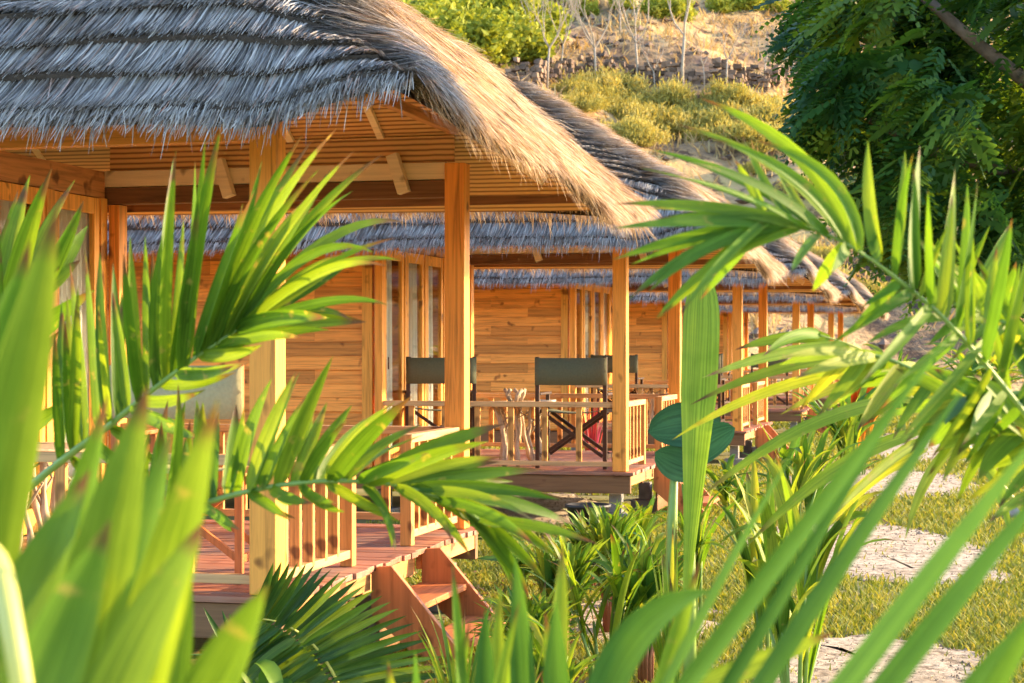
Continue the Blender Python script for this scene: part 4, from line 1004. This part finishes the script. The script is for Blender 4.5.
# --- near blurred blades at lower right
o5 = G(640, 1.9); bl = empty('blade_plant', o5); tag(bl, 'blurred long-bladed plant very close at the lower right, blades slanting up to the right', 'plant')
mb = MB(); mb.tube([(0, 0, 0), (0, 0, .55), P(640, 790, 1.9)-o5], [.05, .045, .03], 10); mb.build('trunk', M['stalk'], bl, True)
for b0, tip, w, bend, D0, D1, rn in [
 ((600, 800), (962, 318), .030, (-14, 22), 1.75, 1.7, .3), ((660, 800), (905, 395), .026, (-10, 14), 1.9, 1.9, .1), ((690, 800), (975, 372), .034, (-20, 20), 1.9, 2.0, .25), ((760, 800), (1060, 410), .040, (-14, 26), 1.7, 1.7, .35), ((800, 800), (1075, 455), .040, (-14, 16), 1.8, 1.8, .15),
 ((860, 820), (1090, 560), .036, (-10, 10), 1.7, 1.7, .3), ((930, 800), (1060, 580), .034, (-6, 10), 1.65, 1.6, .6), ((620, 780), (800, 440), .020, (-10, 6), 2.1, 2.2, .5)]:
    mb = MB(); pxleaf(mb, b0, tip, D0, D1, w*.66, bend, .02, .2, rn, 'blade', .2, nseg=14, org=o5); mb.build('leaf', M['leaf_blade'], bl, True)
for b0, tip, w, bend, D0, rn, mt in [((585, 760), (712, 590), .050, (-40, -64), 2.2, .2, 'leaf_blade'), ((690, 690), (835, 632), .030, (0, 4), 2.4, .6, 'leaf_yellow'), ((640, 760), (700, 560), .03, (0, 0), 2.6, .3, 'leaf_yellow')]:
    mb = MB(); pxleaf(mb, b0, tip, D0, D0, w, bend, .02, .2, rn, 'blade', .1, nseg=14, org=o5); mb.build('leaf', M[mt], bl, True)

# --- blurred tuft at bottom centre
o6 = G(530, 2.6); tu = empty('tufted_plant', o6); tag(tu, 'blurred tuft of upright green and yellow blades at the bottom centre edge', 'plant')
for b0, tip, w, mt in [((470, 790), (452, 560), .022, 'leaf_yellow'), ((490, 790), (486, 608), .034, 'leaf_blade'), ((500, 790), (500, 585), .026, 'leaf_yellow'), ((520, 790), (508, 640), .03, 'leaf_yellow'), ((525, 790), (515, 556), .040, 'leaf_blade'), ((545, 790), (562, 540), .034, 'leaf_yellow'), ((560, 790), (556, 600), .040, 'leaf_blade'), ((430, 790), (415, 650), .024, 'leaf_blade'), ((450, 790), (470, 620), .024, 'leaf_yellow'), ((575, 790), (545, 610), .03, 'leaf_yellow'), ((410, 790), (388, 660), .026, 'leaf_yellow'), ((480, 790), (520, 600), .02, 'leaf_yellow')]:
    mb = MB(); D = random.uniform(2.4, 2.9); pxleaf(mb, b0, tip, D, D, w, (random.uniform(-8, 8), 0), .02, .2, None, 'blade', .2, nseg=12, org=o6); mb.build('leaf', M[mt], tu, True)
mb = MB(); mb.tube([(0, 0, 0), (0, 0, .5), P(510, 800, 2.6)-o6], [.05, .05, .04], 10); mb.build('trunk', M['stalk'], tu, True)

# --- banana
o7 = G(690, 7.2); ba = empty('banana_plant', o7); tag(ba, 'young banana plant with one tall upright pale green leaf in front of the third bungalow', 'plant')
mb = MB(); mb.tube([(0, 0, 0), P(690, 560, 7.2)-o7, P(688, 440, 7.2)-o7, P(694, 300, 7.2)-o7], [.030, .022, .014, .004], 12); mb.build('stem', M['stalk'], ba, True)
mb = MB(); pxleaf(mb, (686, 590), (702, 272), 7.15, 7.15, .15, (2, 0), -.02, .16, .7, 'banana', .25, -FW+.35*RT, 26, o7); mb.build('leaf', M['leaf_banana'], ba, True)
o8 = G(668, 7.9); de = empty('round_leaf_plant', o8); tag(de, 'plant with dark blue-green rounded leaves behind the tall banana leaf', 'plant')
mb = MB(); mb.tube([(0, 0, 0), P(672, 520, 7.9)-o8, P(676, 440, 7.9)-o8], [.03, .024, .012], 8); mb.build('stem', M['stalk'], de, True)
for b0, tip, w, bend in (((720, 425), (648, 432), .20, (0, -8)), ((700, 470), (655, 452), .16, (0, 4)), ((672, 470), (735, 428), .15, (4, -10))):
    mb = MB(); pxleaf(mb, b0, tip, 7.9, 7.85, w, bend, 0, .06, None, 'broad', .1, -FW+.1*UP, 14, o8); mb.build('leaf', M['leaf_blue'], de, True)

# --- border plants: clumps of arching leaves
def clump(name, px, D, n, hgt, spread, w, mats, lb, cat='plant', grp=None, canes=3, lean=(0, 0), seed=0, prof='blade', zlo=.0, nseg=8):
    rg = random.Random(seed); org = G(px, D); e = empty(name, org); tag(e, lb, cat, grp)
    groups = {}
    if canes:
        st = MB(); tips = []
        for k in range(canes):
            a = rg.uniform(0, 6.28); h_ = hgt*rg.uniform(.3, .65); t_ = Vector((math.cos(a)*spread*.3+lean[0]*.4, math.sin(a)*spread*.3, h_))
            st.tube([(math.cos(a)*.03, math.sin(a)*.03, 0), t_*.5+Vector((0, 0, .02)), t_], [.012, .010, .007], 6); tips.append(t_)
        st.build('stem', M['redstem'] if name == 'twiggy_bush' else M['stalk'], e, True)
    else: tips = [Vector((0, 0, zlo))]
    for i in range(n):
        t_ = rg.choice(tips); base = t_*rg.uniform(.35, 1.); a = rg.uniform(0, 6.28); r_ = spread*rg.uniform(.4, 1.); h_ = hgt*rg.uniform(.55, 1.)
        tip = Vector((t_.x + math.cos(a)*r_ + lean[0], t_.y + math.sin(a)*r_ + lean[1], max(h_ - r_*.35, .05)))
        mid = (base+tip)/2; mt = rg.choice(mats); mb = groups.setdefault(mt, MB())
        out_ = Vector((math.cos(a), math.sin(a), 0))
        mb.leaf(base, tip, w*rg.uniform(.7, 1.3), Vector((0, 0, hgt*.16))-out_*r_*.15, np.array((math.cos(a)*-.3, math.sin(a)*-.3-.2, 1.)), rg.uniform(.1, .3), nseg, prof, rg.uniform(-.6, .6), rg.random())
    for mt, mb in groups.items(): mb.build('foliage', M[mt], e, True)
    return e
YG = ['leaf_yellow', 'leaf_yellow', 'leaf_right']
clump('lily_plant', 672, 7.4, 30, 1.0, .16, .028, ['leaf_yellow'], 'upright yellow-green strap-leaved plant at the foot of the banana', canes=0, seed=1)
clump('ginger_plant', 795, 7.6, 24, 1.35, .38, .050, YG, 'tall yellow-green ginger with drooping leaves between the banana and the sandy walk', canes=6, seed=2)
clump('ginger_plant', 768, 9.0, 24, 1.25, .38, .055, YG, 'smaller ginger clump just right of the banana stem', canes=5, seed=4)
clump('croton_plant', 862, 23.5, 46, 1.75, .45, .13, ['leaf_orange', 'leaf_yellow', 'leaf_orange'], 'croton bush with orange leaves beside the fourth bungalow', canes=4, seed=6)
clump('cordyline_plant', 600, 8.6, 24, .95, .40, .035, ['leaf_yellow', 'leaf_right', 'leaf'], 'slender-caned plant with drooping leaves beside the second bungalow lawn', canes=6, seed=7)
clump('cordyline_plant', 545, 7.4, 26, .70, .36, .030, ['leaf_yellow', 'leaf_right'], 'low arching-leaved plant right of the deck steps', canes=5, seed=8)
clump('cordyline_plant', 640, 9.5, 22, .85, .30, .035, ['leaf_right', 'leaf_yellow'], 'leafy caned plant left of the banana stem', canes=4, seed=9)
clump('strap_grass', 462, 7.0, 40, .75, .26, .022, ['leaf_yellow'], 'yellow-green strap grass at the right foot of the deck steps', canes=0, seed=10)
clump('strap_grass', 500, 6.2, 34, .62, .25, .024, ['leaf_yellow', 'leaf_right'], 'yellow-green strap grass at the bottom edge right of the steps', canes=0, seed=11)
clump('strap_grass', 580, 5.6, 30, .62, .3, .022, ['leaf_yellow', 'leaf_right'], 'grassy clump in front of the nearest sandy walk', canes=2, seed=12)
clump('taro_plant', 655, 10.6, 26, .50, .25, .09, ['leaf_bush'], 'small leafy green bush below the second veranda corner', canes=4, seed=13, prof='broad', nseg=5)
clump('taro_plant', 630, 11.5, 30, .42, .34, .075, ['leaf_bush'], 'low dark bush at the base of the second bungalow', canes=4, seed=14, prof='broad', nseg=5)
clump('taro_plant', 520, 12.5, 26, .40, .30, .06, ['leaf_bush'], 'low bush in the gap between the first two bungalows', canes=4, seed=15, prof='broad', nseg=5)
clump('ginger_plant', 700, 10.8, 26, 1.0, .35, .045, YG, 'ginger clump behind the banana near the second veranda railing', canes=4, seed=16)
clump('ginger_plant', 800, 15.0, 30, 1.3, .5, .06, ['leaf_right', 'leaf_bush'], 'green clump beside the third veranda', canes=5, seed=17)
clump('ginger_plant', 850, 22., 40, 1.5, .7, .08, ['leaf_right', 'leaf_bush', 'leaf_yellow'], 'green clump beside the fourth veranda', canes=6, seed=18)
clump('ginger_plant', 905, 34., 50, 2.0, 1.2, .12, ['leaf_bush', 'leaf_yellow'], 'leafy clump beyond the farthest bungalow', canes=6, seed=19)
clump('ginger_plant', 985, 40., 60, 2.2, 1.6, .14, ['leaf_bush', 'leaf_yellow'], 'leafy clump at the far end of the path', canes=6, seed=20)
clump('purple_cordyline', 592, 20.5, 26, 1.2, .22, .03, ['leaf_purple'], 'purple-leaved plant seen behind the second veranda', canes=0, seed=22)
clump('taro_plant', 268, 7.25, 22, .45, .22, .07, ['leaf_bush'], 'low bush tucked under the front edge of the nearest deck', canes=3, seed=23, prof='broad', nseg=5)
clump('ginger_plant', 632, 13.6, 26, .62, .34, .05, ['leaf_bush', 'leaf_yellow'], 'bushy green clump hiding the footing under the second veranda corner', canes=4, seed=31)
clump('ginger_plant', 730, 17.0, 26, .75, .4, .06, ['leaf_bush', 'leaf_yellow'], 'green clump behind the banana stem near the second bungalow side', canes=4, seed=32)
clump('taro_plant', 500, 14.5, 30, .35, .45, .06, ['leaf_bush', 'leaf_yellow'], 'low ground plant under the branch-legged table veranda edge', canes=5, seed=33, prof='broad', nseg=5)
clump('cordyline_plant', 570, 10.6, 34, .62, .40, .028, ['leaf_bush', 'leaf_right', 'leaf_yellow'], 'thin-leaved bush in front of the black plant pot', canes=6, seed=34)
clump('cordyline_plant', 520, 9.0, 30, .5, .36, .028, ['leaf_bush', 'leaf_right'], 'thin-leaved low bush between the steps and the second bungalow', canes=5, seed=35)
for k_, (px_, D_, h_) in enumerate(((560, 9.6, .75), (610, 10.4, .85), (645, 8.8, .8), (535, 8.4, .6), (590, 12.4, .6))):
    clump('twiggy_bush', px_, D_, 130, h_, .24, .034, ['leaf_bush', 'leaf_bush', 'leaf_yellow'], ('tangled small-leaved bush with reddish stems, ' + ['left one behind the step plants', 'tallest one left of the banana', 'nearest the foot of the banana', 'low one beside the deck steps', 'one in front of the black pot'][k_]), canes=11, seed=40+k_, nseg=5, prof='broad')
# pots and rock
def potm(px, D, r, h, mat, lb, nm='plant_pot'):
    o = G(px, D); mb = MB(); mb.lathe([(0, 0), (r*.7, 0), (r, h*.9), (r*1.08, h*.9), (r*1.08, h), (r*.95, h), (r*.9, h*.85), (0, h*.84)], (0, 0, 0), 24)
    ob = mb.build(nm, mat, None, True); ob.location = o; tag(ob, lb, 'pot')
potm(588, 16.0, .19, .28, M['pot'], 'squat black plant pot on the ground before the second veranda')
me_ = MB(); 
vs = []; fs = []; nn = 12
for i in range(7):
    for k in range(nn):
        th = math.pi*i/6; ph = 2*math.pi*k/nn; r = 1+random.uniform(-.12, .12)
        vs.append((.17*r*math.sin(th)*math.cos(ph), .13*r*math.sin(th)*math.sin(ph), .06+.10*r*math.cos(th)))
for i in range(6):
    for k in range(nn): fs.append((i*nn+k, i*nn+(k+1) % nn, (i+1)*nn+(k+1) % nn, (i+1)*nn+k))
me_.add(vs, fs); ro = me_.build('rock', M['rock'], None, True); ro.location = G(1018, 17.5); tag(ro, 'small pale rock on the lawn at the right edge', 'rock')

# ------------------------------------------------------------------ camera, light, render
cam = bpy.data.cameras.new('camera'); co = bpy.data.objects.new('camera', cam); COL.objects.link(co); S.camera = co
co.location = (0, 0, EYE); co.rotation_euler = (R(90), 0, YAW)
cam.sensor_width = 36; cam.lens = FPX*36/1024; cam.shift_y = 8.5/1024; cam.clip_end = 2000; cam.clip_start = .05
cam.dof.use_dof = True; cam.dof.focus_distance = 10.5; cam.dof.aperture_fstop = 7.0
EL, AZ = R(17), R(31)
w = bpy.data.worlds.new('World'); S.world = w; w.use_nodes = True; nt = w.node_tree
sky = nt.nodes.new('ShaderNodeTexSky'); sky.sky_type = 'NISHITA'; sky.sun_disc = False; sky.ozone_density = 2.2; sky.sun_elevation = EL; sky.sun_rotation = R(90)-AZ
bg = nt.nodes['Background']; nt.links.new(sky.outputs[0], bg.inputs[0]); bg.inputs[1].default_value = .15
sl = bpy.data.lights.new('sun', 'SUN'); sl.energy = 3.3; sl.angle = R(.5); sl.color = (1., .71, .37)
so = bpy.data.objects.new('sun', sl); COL.objects.link(so)
d = Vector((math.cos(EL)*math.cos(AZ), math.cos(EL)*math.sin(AZ), math.sin(EL)))
so.rotation_euler = d.to_track_quat('Z', 'Y').to_euler(); so.location = (20, 10, 20)
S.view_settings.view_transform = 'Standard'; S.view_settings.look = 'None'; S.view_settings.exposure = 2.35; S.view_settings.gamma = 1
S.render.engine = 'CYCLES'
S.cycles.max_bounces = 8; S.cycles.diffuse_bounces = 4; S.cycles.transparent_max_bounces = 8
